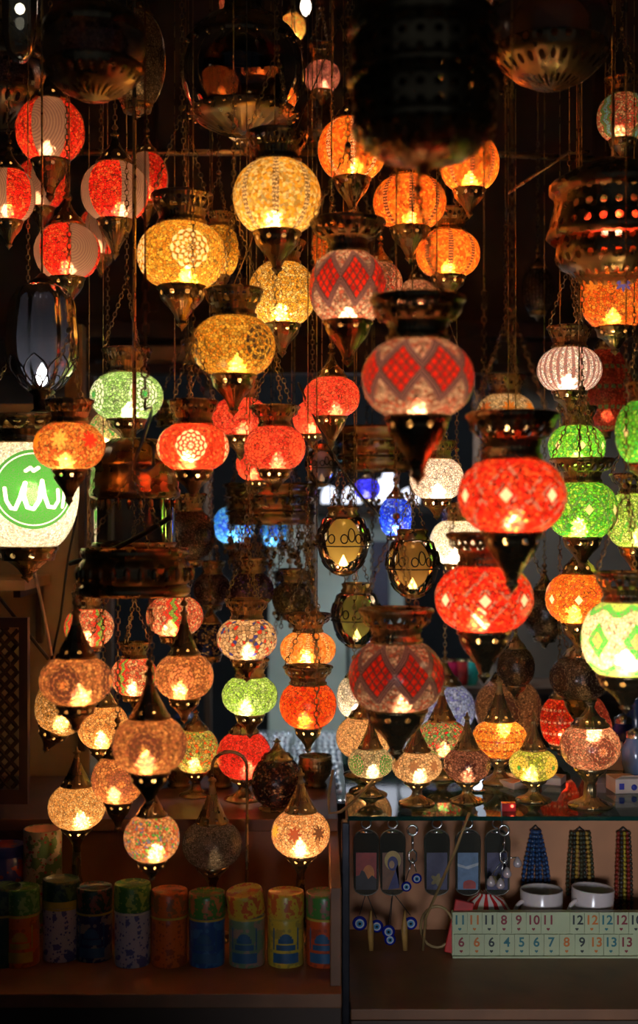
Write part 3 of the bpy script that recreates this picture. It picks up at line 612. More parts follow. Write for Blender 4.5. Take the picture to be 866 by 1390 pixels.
#EXTRA
# ================================================================== SETTING
def struct(o): o['kind'] = 'structure'; return o
wood = simple('dark_wood', (.055, .028, .014), .55, scale=8)
midwood = simple('brown_wood', (.20, .085, .035), .5, scale=9)
lightwood = simple('pale_wood', (.55, .33, .15), .5, scale=7)
plaster = simple('cream_plaster', (.40, .30, .17), .8, scale=6)
dim = simple('grey_panel', (.085, .068, .05), .8, scale=5)
black = simple('black_metal', (.02, .018, .016), .4, .5)
brassm = brass()
def S_(name, mat, *a, **k): return struct(bx(name, mat, *a, **k))
S_('floor', simple('stone_floor', (.08, .07, .06), .6), -2.3, 2.3, -1.2, 7.2, -.05, 0)
S_('ceiling', dim, -2.3, 2.3, -.2, 7.2, CEIL, CEIL+.05)
S_('wall_left', dim, -2.35, -2.3, -1.2, 7.2, 0, 3.5)
S_('wall_right', dim, 2.3, 2.35, -1.2, 7.2, 0, 3.5)
S_('wall_far', simple('far_wall', (.035, .04, .045), .7, scale=4), -2.3, 2.3, 7.1, 7.2, 0, 3.5)
# partition with opening, 4.6 m in
b = MB(); OX0, OX1, OZ0, OZ1 = -.78, .62, .45, 2.03
b.box(-2.3, OX0, 4.6, 4.66, 0, CEIL); b.box(OX1, 2.3, 4.6, 4.66, 0, CEIL); b.box(OX0, OX1, 4.6, 4.66, OZ1, CEIL); b.box(OX0, OX1, 4.6, 4.66, 0, OZ0)
struct(b.build('wall_back', dim, smooth=False))
for i, (xa, xb) in enumerate(((-.62, -.56), (-.12, -.06), (.36, .42), (.95, 1.02))):
    S_('trim_%d' % (10+i), wood, xa, xb, 4.585, 4.6, 2.2, CEIL)
S_('trim_1', wood, -2.3, 2.3, 4.50, 4.598, PZ(458, 4.5), PZ(436, 4.5))
S_('trim_2', lightwood, P(150, 0, 4.5).x, P(640, 0, 4.5).x, 4.53, 4.598, PZ(490, 4.5), PZ(468, 4.5))
S_('trim_3', wood, -1.3, 1.3, 4.50, 4.598, PZ(506, 4.5), PZ(493, 4.5))
S_('pilaster_left' if 0 else 'trim_4', plaster, P(-80, 0, 3.35).x, P(122, 0, 3.35).x, 3.35, 3.5, .0, PZ(548, 3.35))
S_('trim_5', wood, P(108, 0, 3.34).x, P(117, 0, 3.34).x, 3.32, 3.35, .9, PZ(560, 3.34), bev=.001)
S_('trim_6', simple('ochre_post', (.42, .30, .12), .6), P(88, 0, 3.6).x, P(112, 0, 3.6).x, 3.6, 3.66, 1.7, PZ(440, 3.6))
# window frame mullions in opening
for i, px in enumerate((148, 282, 425, 648)):
    x = (px-433)/F*4.6; S_('window_%d' % (i+1), wood, x-.012, x+.012, 4.59, 4.63, OZ0, OZ1)
# room beyond
S_('door_1', simple('pale_green_door', (.60, .70, .60), .5, scale=3), P(365, 0, 5.9).x, P(470, 0, 5.9).x, 5.85, 5.9, 0, PZ(700, 5.9))
S_('door_2', simple('grey_green_door', (.46, .56, .50), .5, scale=3), P(474, 0, 5.9).x, P(548, 0, 5.9).x, 5.85, 5.9, 0, PZ(694, 5.9))
S_('trim_7', simple('navy_frame', (.03, .04, .09), .3), P(505, 0, 5.8).x, P(528, 0, 5.8).x, 5.8, 5.84, 0, PZ(735, 5.8))
S_('trim_8', black, P(420, 0, 5.8).x, P(600, 0, 5.8).x, 5.78, 5.85, PZ(697, 5.8), PZ(690, 5.8))
def emit(name, col, s):
    if name in MC: return MC[name]
    n = N(name); e = n.n('ShaderNodeEmission'); n.put(e.inputs[0], col); e.inputs[1].default_value = s
    MC[name] = n.out(e.outputs[0]); return MC[name]
def tubelight(x, y, z, L, s, label, col=(.8, .9, 1)):
    r = empty('fluorescent_lamp', (x, y, z), label, 'light')
    h = MB(); h.box(-L/2, L/2, -.02, .02, .016, .05); h.build('housing', black, r, smooth=False)
    t = MB(); t.tube([(-L/2+.01, 0, 0), (L/2-.01, 0, 0)], .013, 8); t.build('tube', emit('tube_glow%d' % s, col, s), r)
    for q in (-1, 1):
        c = MB(); c.tube([(q*(L/2-.012), 0, 0), (q*(L/2+.004), 0, 0)], .015, 8); c.build('end_cap', black, r)
    return r
tubelight(.1, 5.35, 2.40, 1.0, 40, 'white fluorescent lamp in the room behind, above the pale green doors')
fl = tubelight(.12, 4.25, 2.0, .8, 240, 'white fluorescent lamp with added light shield under the beam above the jewellery counter')
b = MB(); b.box(-.42, .42, -.05, -.04, -.06, .05); b.box(-.42, .42, .04, .05, -.02, .05); b.box(-.42, .42, -.05, .05, .05, .056); b.build('light_shield', black, fl, smooth=False)  # shield added to hide the tube and send its light down
b = MB(); b.tube([(-.3, 0, .05), (-.3, 0, CEIL-2.0)], .003, 5); b.build('suspension_wire', black, fl)
b = MB(); b.tube([(.3, 0, .05), (.3, 0, CEIL-2.0)], .003, 5); b.build('suspension_wire', black, fl)
for o_ in [o for o in COL.objects if o.name.startswith('fluorescent_lamp') and o.location.y > 5]:
    for q in (-.4, .4):
        b = MB(); b.tube([(q, 0, .05), (q, 0, CEIL-o_.location.z)], .003, 5); b.build('suspension_wire', black, o_)
# lit arched sign
r = empty('lit_sign', P(500, 690, 5.6), 'white illuminated sign of arches far behind the blue lamps', 'sign')
b = MB(); b.box(-.26, .26, -.02, .04, -.0, .02); b.build('sign_rail', black, r, smooth=False)
for k, (px, wd, hh) in enumerate(((447, 22, 24), (478, 26, 24), (515, 14, 34), (528, 22, 50), (556, 26, 22))):
    x = (px-500)/F*5.6; a = wd/2/F*5.6; H = hh/F*5.6
    pts = [(-a, 0), (-a, H*.45)]+[(-a*math.cos(PI*i/8), H*.45+H*.55*math.sin(PI*i/8)) for i in range(1, 8)]+[(a, H*.45), (a, 0)]
    V = [(x+p[0], -.015, .02+p[1]) for p in pts]+[(x+p[0], .015, .02+p[1]) for p in pts]; m = len(pts)
    mkobj('arch', V, [tuple(range(m)), tuple(range(2*m-1, m-1, -1))]+[(i, i+m, (i+1) % m+m, (i+1) % m) for i in range(m)], emit('sign_glow', (.8, .85, 1), 1.7), r, smooth=False)
r = bx('poster', emit('poster_glow', (.55, .65, .85), 1.0), P(420, 0, 5.5).x, P(442, 0, 5.5).x, 5.5, 5.51, PZ(662, 5.5), PZ(612, 5.5))
tag(r, 'backlit pale blue poster behind the red lamps, left of the arched sign', 'poster')
for q in (-.02, .02):
    b = MB(); b.tube([(q, 0, .07), (q, 0, CEIL-r.location.z)], .0015, 4); b.build('hanging_cord', black, r)
# ---------------- counters
r = empty('wooden_display_counter', (-.45, 2.7, 0), 'brown wooden counter with open shelf holding the painted tins at lower left', 'counter')
def part(name, mat, x0, x1, y0, y1, z0, z1, root=r, bev=.002):
    o = bx(name, mat, x0, x1, y0, y1, z0, z1, root, bev); o.location -= root.location; return o
XL = P(462, 0, 2.46).x
part('top_board', simple('stained_wood', (.10, .045, .02), .5, scale=9), -1.3, XL, 2.75, 3.2, ZW-.026, ZW)
part('shelf_board', midwood, -1.3, XL, 2.30, 2.80, ZL-.025, ZL)
part('back_panel', midwood, -1.3, XL, 2.80, 2.82, 0, ZW-.026)
part('front_panel', wood, -1.3, XL, 2.32, 2.34, 0, ZL-.025)
part('side_panel', midwood, XL-.02, XL, 2.34, 2.80, 0, ZW-.026)
r2 = empty('glass_display_case', (.45, 2.7, 0), 'display case with green-edged glass top at lower right, mugs and charms inside', 'display case')
XR = P(472, 0, 2.46).x; ZB = PZ(1304, 2.66)
part('glass_top', clearglass('green_glass', (.55, .95, .82), .75, .04, haze=(.03, .30, .22)), XR, 1.25, 2.44, 3.15, ZG-.008, ZG, r2, .001)
casew = simple('case_wood', (.42, .17, .065), .55, scale=6)
part('back_panel', casew, XR+.004, 1.25, 2.86, 2.88, 0, ZG-.009, r2)
part('case_floor', midwood, XR+.004, 1.25, 2.40, 2.86, ZB-.02, ZB, r2)
part('front_panel', wood, XR+.004, 1.25, 2.40, 2.42, 0, ZB-.021, r2)
part('corner_post', simple('steel_post', (.05, .05, .06), .25, .8), XL+.002, XR+.003, 2.43, 2.46, 0, ZG-.009, r2)
# far jewellery counter
r3 = empty('jewellery_counter', (.1, 4.1, 0), 'glass jewellery counter with rows of white trays seen between the lamps', 'counter')
part('cabinet', black, -.25, .50, 3.46, 4.55, 0, .74, r3)
part('glass_plate', clearglass('clear_plate', (.9, .95, 1), .85, .05), -.26, .51, 3.45, 4.56, .742, .75, r3)
trm = simple('white_tray', (.75, .78, .80), .3, scale=40)
jm = []
for k, c in enumerate(((.8, .85, .9), (.35, .4, .45), (.6, .1, .1), (.1, .14, .2))): jm.append(simple('jewel%d' % k, c, .15, .6 if k < 2 else 0))
tray = MB(); tray.box(-.03, .03, -.022, .022, 0, .008)
t0 = None
for i in range(9):
    for j in range(12):
        if (i, j) == (0, 0): pass
        x = -.205+i*.078+random.uniform(-.006, .006); y = 3.56+j*.078
        if t0 is None:
            t0 = tray.build('ring_tray', trm, None, (x, y, .75), smooth=False)
            g = MB()
            for q in range(6): g.sphere((-.02+.02*(q % 3), -.01+.02*(q//3), .012), .006, n=6, m=4)
            gj = g.build('jewels', jm[1], t0); o = t0
        else:
            o = t0.copy(); COL.objects.link(o); c = gj.copy(); COL.objects.link(c); c.parent = o
            o.location = (x, y, .75)
        o.rotation_euler = (0, 0, random.uniform(-.12, .12))
        tag(o, 'small white tray of rings laid in rows on the far glass counter', 'tray', 'white ring trays on the far counter')
# shelf and lattice on the left
r = empty('wall_shelf', P(10, 790, 3.2), 'pale wooden shelf on the cream wall below the calligraphy globe', 'shelf')
b = MB(); b.box(-.25, .075, -.15, .14, -.012, .012); b.build('board', lightwood, r, smooth=False)
for q in (-.18, .05):
    b = MB(); b.box(q-.008, q+.008, -.12, .14, -.03, -.013); b.box(q-.008, q+.008, .12, .14, -.16, -.03); b.build('bracket', wood, r, smooth=False)
lat = empty('lattice_screen', P(-2, 1090, 2.78), 'dark carved wooden lattice screen standing at the left edge', 'screen')
hw_, hh_ = 41/F*2.78, 252/F*2.78
b = MB(); b.box(-hw_-.1, hw_, -.012, .012, 0, .03); b.box(-hw_-.1, hw_, -.012, .012, hh_-.02, hh_); b.box(hw_-.018, hw_, -.012, .012, .03, hh_-.02); b.box(-hw_-.1, -hw_-.08, -.012, .012, .03, hh_-.02)
b.build('frame', wood, lat, smooth=False)
b = MB()
for i in range(-16, 14):
    for sg in (-1, 1):
        pts = []
        for k in range(60):
            z = .03+(hh_-.05)*k/59; x = i*.026+sg*z*.9
            x = ((x+hw_+.08) % .9)-hw_-.08 if 0 else x
            if -hw_-.08 < x < hw_-.018: pts.append((x, 0, z))
        if len(pts) > 2: b.tube([pts[0], pts[-1]], .0045, 4)
b.build('fretwork', wood, lat, smooth=False)

# ================================================================== special lanterns (profiles: half width px, y px)
def pl(name, cx, d, cy0, prof, mat, root, n=40, ribs=0, amp=0):
    pr = [(max(hw, .01)*d/F, PZ(y, d)) for hw, y in prof]
    V, Fc, U = lathe(pr, n, d/F*100)
    if ribs:
        V = [(v[0]*(1+amp*math.cos(ribs*math.atan2(v[0], v[1]))), v[1]*(1+amp*math.cos(ribs*math.atan2(v[0], v[1]))), v[2]) for v in V]
    V = [(v[0], v[1], v[2]-root.location.z) for v in V]
    return mkobj(name, V, Fc, mat, root, (0, 0, 0), U)
def start(name, cx, ybot, d, label, cat='lantern'): return empty(name, P(cx, ybot, d), label, cat)
def hang(root, z0, r=.0016, chains=0, rad=.05, top=CEIL):
    b = MB(); rz = root.location.z
    if chains:
        zc = z0+.16
        for i in range(chains):
            a = 2*PI*i/chains+.4; b.chain((rad*math.sin(a), -rad*math.cos(a), z0-rz), (0, 0, zc-rz), .016, .0016)
        z0 = zc
    b.tube([(0, 0, z0-rz), (0, 0, top-rz)], r, 6); b.build('suspension_chain', brassm, root)
gal = brass_holes('gallery'); rel = brass_holes('relief')
# A big dark chandelier
A = start('brass_chandelier', 575, 215, 1.7, 'huge dark pierced brass chandelier hanging at the top centre right', 'chandelier')
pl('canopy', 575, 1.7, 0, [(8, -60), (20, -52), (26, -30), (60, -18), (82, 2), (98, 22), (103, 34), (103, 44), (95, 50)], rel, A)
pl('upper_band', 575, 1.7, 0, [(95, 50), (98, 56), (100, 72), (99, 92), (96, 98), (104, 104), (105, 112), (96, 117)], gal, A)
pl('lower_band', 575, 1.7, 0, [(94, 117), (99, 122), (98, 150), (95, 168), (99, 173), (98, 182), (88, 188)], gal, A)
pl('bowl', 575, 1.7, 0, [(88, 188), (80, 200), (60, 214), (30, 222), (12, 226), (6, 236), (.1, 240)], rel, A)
for i in range(18):
    b = MB(); a = 2*PI*i/18; R_ = 92/F*1.7; b.chain((R_*math.sin(a), -R_*math.cos(a), PZ(188, 1.7)-A.location.z), (R_*.95*math.sin(a), -R_*.95*math.cos(a), PZ(236+6*(i % 3), 1.7)-A.location.z), .011, .0012); b.build('dangling_chain', brassm, A)

hang(A, PZ(-58, 1.7), .004)
# B dark glass ball
Bq = start('glass_ball_lantern', 330, 200, 2.6, 'large dark smoked glass ball lantern with brass bands, top centre left')
pl('top_cap', 330, 2.6, 0, [(10, -30), (22, -24), (26, 10), (30, 22), (50, 28), (66, 42), (76, 56), (80, 60), (77, 66)], rel, Bq)
pl('glass_ball', 330, 2.6, 0, [(76, 62), (83, 80), (85, 100), (83, 120), (76, 140), (68, 152)], clearglass('smoked_glass', (.28, .27, .32), .93, .04, haze=(.03, .03, .05)), Bq)
pl('bottom_bowl', 330, 2.6, 0, [(71, 150), (72, 156), (60, 166), (44, 174), (30, 180), (.1, 184)], rel, Bq)
b = MB(); b.sphere((0, 0, 0), .0045, n=6, m=4); s0 = b.build('stud', simple('bright_brass', (.6, .42, .2), .25, .9), Bq)
for i in range(44):
    a = 2*PI*i/22; q, yy = ((74, 156), (80, 66))[i//22]; q = q/F*2.6
    o = s0 if i == 0 else s0.copy()
    if i: COL.objects.link(o)
    o.location = (q*math.sin(a), -q*math.cos(a), PZ(yy, 2.6)-Bq.location.z)
hang(Bq, PZ(-28, 2.6), .003)
# C banded crackle sphere
def banded(cx, cy, hw, d, lab, m):
    q = start('banded_glass_lantern', cx, cy+hw*1.02, d, lab)
    pl('top_band', cx, d, 0, [(hw*.12, cy-hw*1.25), (hw*.3, cy-hw*1.1), (hw*.6, cy-hw*.85), (hw*.86, cy-hw*.62), (hw*.96, cy-hw*.5), (hw*1.0, cy-hw*.38), (hw*.97, cy-hw*.3)], rel, q)
    pl('glass_body', cx, d, 0, [(hw*.95, cy-hw*.3), (hw*1.0, cy-.1*hw), (hw*1.0, cy+.1*hw), (hw*.93, cy+hw*.32)], m, q)
    pl('lower_band', cx, d, 0, [(hw*.95, cy+hw*.3), (hw*.97, cy+hw*.4), (hw*.85, cy+hw*.58), (hw*.6, cy+hw*.8), (hw*.3, cy+hw*.95), (.1, cy+hw)], gal, q)
    hang(q, PZ(cy-hw*1.22, d), .003); return q
dull = glassmat('rows', [(.42, .33, .28), (.5, .4, .34), (.36, .28, .22), (.05, .03, .03)], .1, .1, 0, .1)
banded(128, 68, 70, 2.1, 'large dark banded lantern with unlit pale mosaic, upper left', dull)
banded(2, 110, 66, 3.25, 'dark banded lantern with dotted mosaic at the upper left edge', dull)
banded(748, 40, 82, 2.2, 'dark brass lantern with pale glass band at the top right', clearglass('tan_glass', (.5, .36, .25), .6, .2, haze=(.45, .28, .16)))
lamp(186, 82, 78, 120, 2.75, 'D', 'darkrose', [(.5, .36, .2), (.55, .42, .26), (.42, .3, .18), (.06, .04, .03), (.3, .2, .1)], 2.0, 'tall unlit tan mosaic lamp behind the dark banded lantern', cl=.5, rot=.9)
lamp(822, 530, 72, 112, 3.25, 'D', 'rows', [(.6, .07, .04), (.7, .12, .06), (.5, .05, .04), (.15, .3, .12)], 10, 'tall red teardrop lamp with olive dots behind the green ones at right', cl=.4, bot=.2, top=.4, p=1.1)
# clear chimney
q = start('glass_chimney_lamp', 27, 85, 2.3, 'clear glass chimney lamp in the top left corner')
pl('chimney', 27, 2.3, 0, [(25, -30), (24, 20), (23, 50), (17, 72), (8, 84), (.1, 86)], clearglass('chimney_glass', (.8, .85, .8), .86, .03, haze=(.25, .28, .25)), q)
pl('cap', 27, 2.3, 0, [(8, -60), (20, -52), (28, -34), (28, -28)], rel, q); hang(q, PZ(-58, 2.3))
pl('bulb', 27, 2.3, 0, [(.1, 4), (5, 7), (7, 12), (5, 17), (.1, 20)], glowmat(4, WHITE_L), q)
# bare bulb
q = start('candle_bulb', 415, 22, 3.4, 'bare glowing candle bulb at the very top centre', 'bulb')
pl('glass', 415, 3.4, 0, [(.1, 22), (4, 19), (7, 12), (7, 6), (4, -2), (2, -6)], glowmat(9, (1, .8, .6)), q)
pl('socket', 415, 3.4, 0, [(4, -3), (5, -6), (5, -22), (2, -24)], brassm, q); hang(q, PZ(-22, 3.4), .002)
# E tiered pierced chandelier right
E = start('tiered_brass_chandelier', 832, 400, 2.3, 'tiered pierced brass chandelier glowing red inside at the right edge', 'chandelier')
pl('top_tier', 832, 2.3, 0, [(12, 215), (40, 225), (62, 236), (80, 246), (86, 252), (86, 262), (80, 267)], rel, E)
pl('middle_tier', 832, 2.3, 0, [(80, 267), (78, 275), (84, 300), (88, 315), (90, 322), (84, 328)], gal, E)
pl('lower_tier', 832, 2.3, 0, [(74, 328), (76, 336), (78, 352), (72, 362), (60, 368), (52, 378)], gal, E)
gi = lobj('inner_globe', globe_prof(40/F*2.3, 32/F*2.3)[0], glassmat('crackle', [(.95, .05, .02), (1, .1, .03), (.8, .03, .02)], .05, .05, 0, .2), E, z=PZ(300, 2.3)-E.location.z)
bl = MB(); bl.lathe([(1e-4, -.012), (.01, -.006), (.011, .002), (.006, .014), (1e-4, .024)], n=10); bl.build('bulb', glowmat(90, WARM), gi)
hang(E, PZ(217, 2.3), .003)
# F cylinder lantern
Fq = start('glass_cylinder_lantern', 183, 742, 2.5, 'brass lantern with clear glass cylinder above the petalled brass ring')
pl('gallery', 183, 2.5, 0, [(30, 596), (48, 606), (56, 620), (61, 628), (61, 634), (58, 638), (60, 650), (59, 662), (62, 666), (61, 674), (56, 677)], rel, Fq)
pl('glass_cylinder', 183, 2.5, 0, [(55, 676), (55, 740)], clearglass('lantern_glass', (.75, .72, .66), .88, .05, haze=(.2, .15, .1)), Fq)
pl('base_ring', 183, 2.5, 0, [(54, 735), (58, 737), (58, 742), (.1, 743)], rel, Fq)
b = MB()
for i in range(24):
    a = 2*PI*i/24; R_ = 57/F*2.5; z = PZ(677, 2.5)-Fq.location.z
    b.lathe([(1e-4, 0), (.004, -.004), (.0045, -.012), (1e-4, -.022)], (R_*math.sin(a), -R_*math.cos(a), z), 6)
b.build('fringe', brassm, Fq)
hang(Fq, PZ(598, 2.5), .003)
# G ring
G = start('brass_ring_chandelier', 183, 806, 2.3, 'wide petalled brass ring from which the cluster of brown lamps hangs', 'chandelier')
pl('rim', 183, 2.3, 0, [(66, 748), (68, 744), (72, 744), (74, 750), (72, 756), (69, 758)], brassm, G)
pl('band', 183, 2.3, 0, [(69, 758), (74, 764), (77, 778), (75, 790), (70, 793)], rel, G)
pl('lower_rim', 183, 2.3, 0, [(70, 793), (75, 797), (76, 803), (72, 808), (64, 808), (.1, 804)], brassm, G)
b = MB()
for i in range(26):
    a = 2*PI*i/26; R_ = 76/F*2.3; b.sphere((R_*math.sin(a), -R_*math.cos(a), PZ(778, 2.3)-G.location.z), .0065, .0065, .013, 8, 6)
b.build('petals', brassm, G)
b = MB()
for i in range(3):
    a = 2*PI*i/3+.9; R_ = 68/F*2.3; b.chain((R_*math.sin(a), -R_*math.cos(a), PZ(746, 2.3)-G.location.z), (0, -.02, PZ(640, 2.3)-G.location.z), .013, .0013)
b.tube([(0, -.02, PZ(640, 2.3)-G.location.z), (0, -.02, CEIL-G.location.z)], .0015, 5)
b.build('suspension_chain', brassm, G)
# H galleries in the middle
def gallery(cx, y0, y1, hw, d, lab, tass=0):
    q = start('brass_gallery_ring', cx, y1, d, lab, 'chandelier'); h = y1-y0; n_ = 3
    for k in range(n_):
        a = y0+h*k/n_; c = h/n_; e = hw*(1-.03*k)
        pl('band', cx, d, 0, [(e*.92, a), (e, a+c*.1), (e, a+c*.25), (e*.94, a+c*.35), (e*.93, a+c*.8), (e*.98, a+c*.92), (e*.92, a+c)], gal if k == 1 else rel, q)
    R_ = hw*.85/F*d; z1 = PZ(y1, d)-q.location.z
    for i in range(tass):
        b = MB(); a = 2*PI*i/tass; L = random.uniform(.06, .17)
        b.chain((R_*math.sin(a), -R_*math.cos(a), z1+.01), (R_*math.sin(a), -R_*math.cos(a), z1-L), .013, .0016)
        for k in range(5): b.sphere((R_*math.sin(a)+random.uniform(-.012, .012), -R_*math.cos(a)+random.uniform(-.01, .01), z1-L*.6+random.uniform(-.02, .02)), .006, n=6, m=4)
        b.build('tassel', brassm, q)
    b = MB()
    for i in range(3):
        a = 2*PI*i/3+.3; R2 = hw*.9/F*d; b.chain((R2*math.sin(a), -R2*math.cos(a), PZ(y0+3, d)-q.location.z), (0, 0, PZ(y0-90, d)-q.location.z), .015, .0014)
    b.tube([(0, 0, PZ(y0-90, d)-q.location.z), (0, 0, CEIL-q.location.z)], .0015, 5); b.build('suspension_chain', brassm, q)
gallery(368, 656, 712, 66, 3.27, 'stack of engraved brass rings with dangling chains left of the amber glass vase lamp', 26)
gallery(508, 580, 640, 62, 3.4, 'dark brass ring gallery lit red behind the cone of the largest lamp', 10)
gallery(400, 775, 800, 30, 3.45, 'small brass ring with chains in the middle background', 8)
gallery(252, 545, 580, 44, 3.3, 'dark brass ring gallery behind the crown of the white-medallion lamp', 0)
gallery(690, 20, 60, 40, 3.4, 'dark brass ring gallery at the top, behind the huge chandelier', 8)
# I tulip
I = start('tulip_lantern', 57, 560, 2.5, 'grey blue ribbed glass tulip lantern with wire trim glowing at its base')
tg = clearglass('blue_grey_glass', (.45, .5, .62), .5, .12, haze=(.12, .14, .20))
pl('glass_tulip', 57, 2.5, 0, [(14, 384), (32, 392), (43, 410), (47, 440), (49, 465), (47, 485), (40, 505), (28, 522), (15, 532)], tg, I, n=96, ribs=12, amp=.035)
pl('bulb', 57, 2.5, 0, [(.1, 526), (6, 520), (8, 512), (6, 502), (.1, 492)], glowmat(40, (1, .85, .7)), I)
pl('neck', 57, 2.5, 0, [(17, 529), (18, 533), (12, 537), (11, 555), (16, 559), (.1, 560)], black, I)
pl('cap', 57, 2.5, 0, [(15, 386), (17, 383), (10, 378), (4, 372), (.1, 370)], black, I)
b = MB(); u = 2.5/F
def surf(a, y, prof=((14, 384), (32, 392), (43, 410), (47, 440), (49, 465), (47, 485), (40, 505), (28, 522), (15, 532))):
    for (h0, y0), (h1, y1) in zip(prof, prof[1:]):
        if y0 <= y <= y1: r_ = (h0+(h1-h0)*(y-y0)/(y1-y0))*1.05*u; break
    else: r_ = 15*u
    return (r_*math.sin(a), -r_*math.cos(a), PZ(y, 2.5)-I.location.z)
for k in range(8):
    a0 = 2*PI*k/8
    b.tube([surf(a0+.40*math.sin(PI*t/12), 531-46*t/12) for t in range(13)], .0016, 5)
    b.tube([surf(a0-.40*math.sin(PI*t/12), 531-46*t/12) for t in range(13)], .0016, 5)
    b.tube([surf(a0+.22*math.sin(2*PI*t/12), 530-18*(1-math.cos(2*PI*t/12))/2) for t in range(13)], .0014, 5)
b.build('wire_trim', black, I); hang(I, PZ(372, 2.5), .002)
# J K L glass vases
def vase(cx, cy, s, d, lab, col, br):
    q = start('glass_vase_lamp', cx, cy+46*s, d, lab, 'lamp')
    g = clearglass('vase_glass_%d' % cx, col, .36, .06, haze=tuple(c*.75 for c in col))
    pf = [(22, -36), (29, -32), (35, -12), (36, 2), (32, 18), (24, 32), (15, 39)]
    pl('glass_body', cx, d, 0, [(a*s, cy+c*s) for a, c in pf], g, q)
    pl('bulb', cx, d, 0, [(.1, cy+36*s), (5*s, cy+33*s), (6*s, cy+28*s), (.1, cy+16*s)], glowmat(br, WARM), q)
    pl('bottom_cup', cx, d, 0, [(17*s, cy+37*s), (17*s, cy+40*s), (9*s, cy+44*s), (.1, cy+46*s)], brassm, q)
    pl('top_collar', cx, d, 0, [(21*s, cy-34*s), (23*s, cy-38*s), (20*s, cy-42*s), (22*s, cy-48*s), (17*s, cy-50*s)], brassm, q)
    b = MB(); u = d/F*s
    def sf(a, y):
        for (h0, y0), (h1, y1) in zip(pf, pf[1:]):
            if y0 <= y <= y1: r_ = (h0+(h1-h0)*(y-y0)/(y1-y0))*1.03*u; break
        return (r_*math.sin(a), -r_*math.cos(a), PZ(cy+y*s, d)-q.location.z)
    b.tube([sf(2*PI*i/24, 4) for i in range(25)], .0013, 5)
    for k in range(6):
        a0 = 2*PI*k/6+.3
        for (da, y0, hgt) in ((0, -2, 18), (.28, 0, 12), (-.28, 0, 12), (.1, 24, -14)):
            b.tube([sf(a0+da+.13*math.sin(2*PI*t/12), y0-hgt*(1-math.cos(2*PI*t/12))/2) for t in range(13)], .0014, 5)
    b.build('wire_leaves', black, q)
    c = MB()
    for i in range(3):
        a = 2*PI*i/3; c.chain((20*u*math.sin(a), -20*u*math.cos(a), PZ(cy-49*s, d)-q.location.z), (0, 0, PZ(cy-49*s, d)+.09-q.location.z), .012, .0012)
    c.tube([(0, 0, PZ(cy-49*s, d)+.09-q.location.z), (0, 0, CEIL-q.location.z)], .0011, 5); c.build('suspension_chain', brassm, q)
vase(466, 737, 1.0, 2.8, 'amber green glass vase lamp with wire leaves glowing at its bottom, centre', (.80, .68, .25), 60)
vase(560, 768, 1.0, 2.75, 'smoky amber glass vase lamp with wire leaves, right of the brighter vase lamp', (.58, .42, .16), 60)
vase(484, 838, .95, 3.0, 'olive green glass vase lamp lower behind the dim diamond lamp', (.36, .40, .14), 40)
vase(437, 633, .62, 3.1, 'clear grey glass vase lamp with a dark cone, above the amber one', (.45, .40, .42), 2)
# ================================================================== pipes, cords, chain
def tubething(name, pts, r, mat, lab, cat, n=6):
    P0 = Vector(pts[0]); b = MB(); b.tube([Vector(p)-P0 for p in pts], r, n); o = b.build(name, mat, None, P0); return tag(o, lab, cat)
tubething('hanging_rail', [P(-60, 206, 3.3), P(470, 208, 3.3)], .008, brassm, 'thin brass rail running across behind the upper left lamps', 'rail', 8)
tubething('hanging_rail', [P(420, 196, 3.45), P(920, 222, 3.45)], .008, brassm, 'thin brass rail running behind the orange lamps at upper right', 'rail', 8)
tubething('support_rod', [P(690, 262, 3.0), P(770, 208, 3.0), P(800, 206, 3.0)], .004, brassm, 'bent brass rod below the upper right dark lantern', 'rod', 6)
def sag(a, c, s, n=14):
    a = Vector(a); c = Vector(c); return [a+(c-a)*i/n+Vector((0, 0, -s*math.sin(PI*i/n))) for i in range(n+1)]
cord = simple('black_cord', (.015, .012, .01), .5); pale = simple('cream_cord', (.55, .42, .28), .5); tan = simple('tan_cord', (.30, .19, .07), .5)
tubething('electric_cord', sag(P(44, 765, 3.0), P(70, 890, 3.0), -.01), .004, pale, 'cream cord hanging down the wall below the calligraphy globe', 'cord')
tubething('electric_cord', [P(104, 700, 3.1), P(92, 760, 3.1), P(82, 840, 3.1), P(70, 895, 3.1)], .003, cord, 'black cord curving down the cream wall left of the petalled ring', 'cord')
tubething('electric_cord', [P(-10, 800, 2.9), P(30, 850, 2.9), P(66, 895, 2.9)], .004, cord, 'black cord running diagonally from the wall shelf at left', 'cord')
tubething('electric_cord', sag(P(95, 765, 2.45), P(232, 702, 2.30), .01), .005, cord, 'twisted black cord crossing in front of the glass cylinder lantern', 'cord')
tubething('electric_cord', sag(P(405, 520, 2.55), P(515, 700, 2.9), .03), .0025, cord, 'thin black cord looping beneath the pink red crackled lamp', 'cord')
tubething('electric_cord', [P(452, 1045, 2.5), P(446, 1080, 2.48), P(447, 1104, 2.47), P(462, 1102, 2.47), P(480, 1088, 2.47), P(505, 1060, 2.6)], .0028, tan, 'tan cord curling over the shelf between the two counters', 'cord')
tubething('electric_cord', [P(637, 1103, 2.43), P(620, 1150, 2.43), P(596, 1205, 2.55), P(578, 1245, 2.64), P(574, 1290, 2.66)], .003, tan, 'tan cord hanging in front of the display case charms', 'cord')
ring = [P(593+22*math.cos(t*PI/10), 1258+28*math.sin(t*PI/10), 2.70) for t in range(20)]; ring.append(ring[0])
tubething('cord_coil', ring, .003, tan, 'loop of tan cord lying beside the okey tiles in the case', 'cord')
def rusty(): return simple('rusty_iron', (.16, .06, .025), .6, .6)
r = empty('rusty_chain', P(197, 640, 2.1), 'rusty chain with an S hook hanging in front of the green medallion lamp', 'chain')
b = MB(); b.chain((0, 0, PZ(366, 2.1)-r.location.z), (0, 0, PZ(556, 2.1)-r.location.z), .021, .0019)
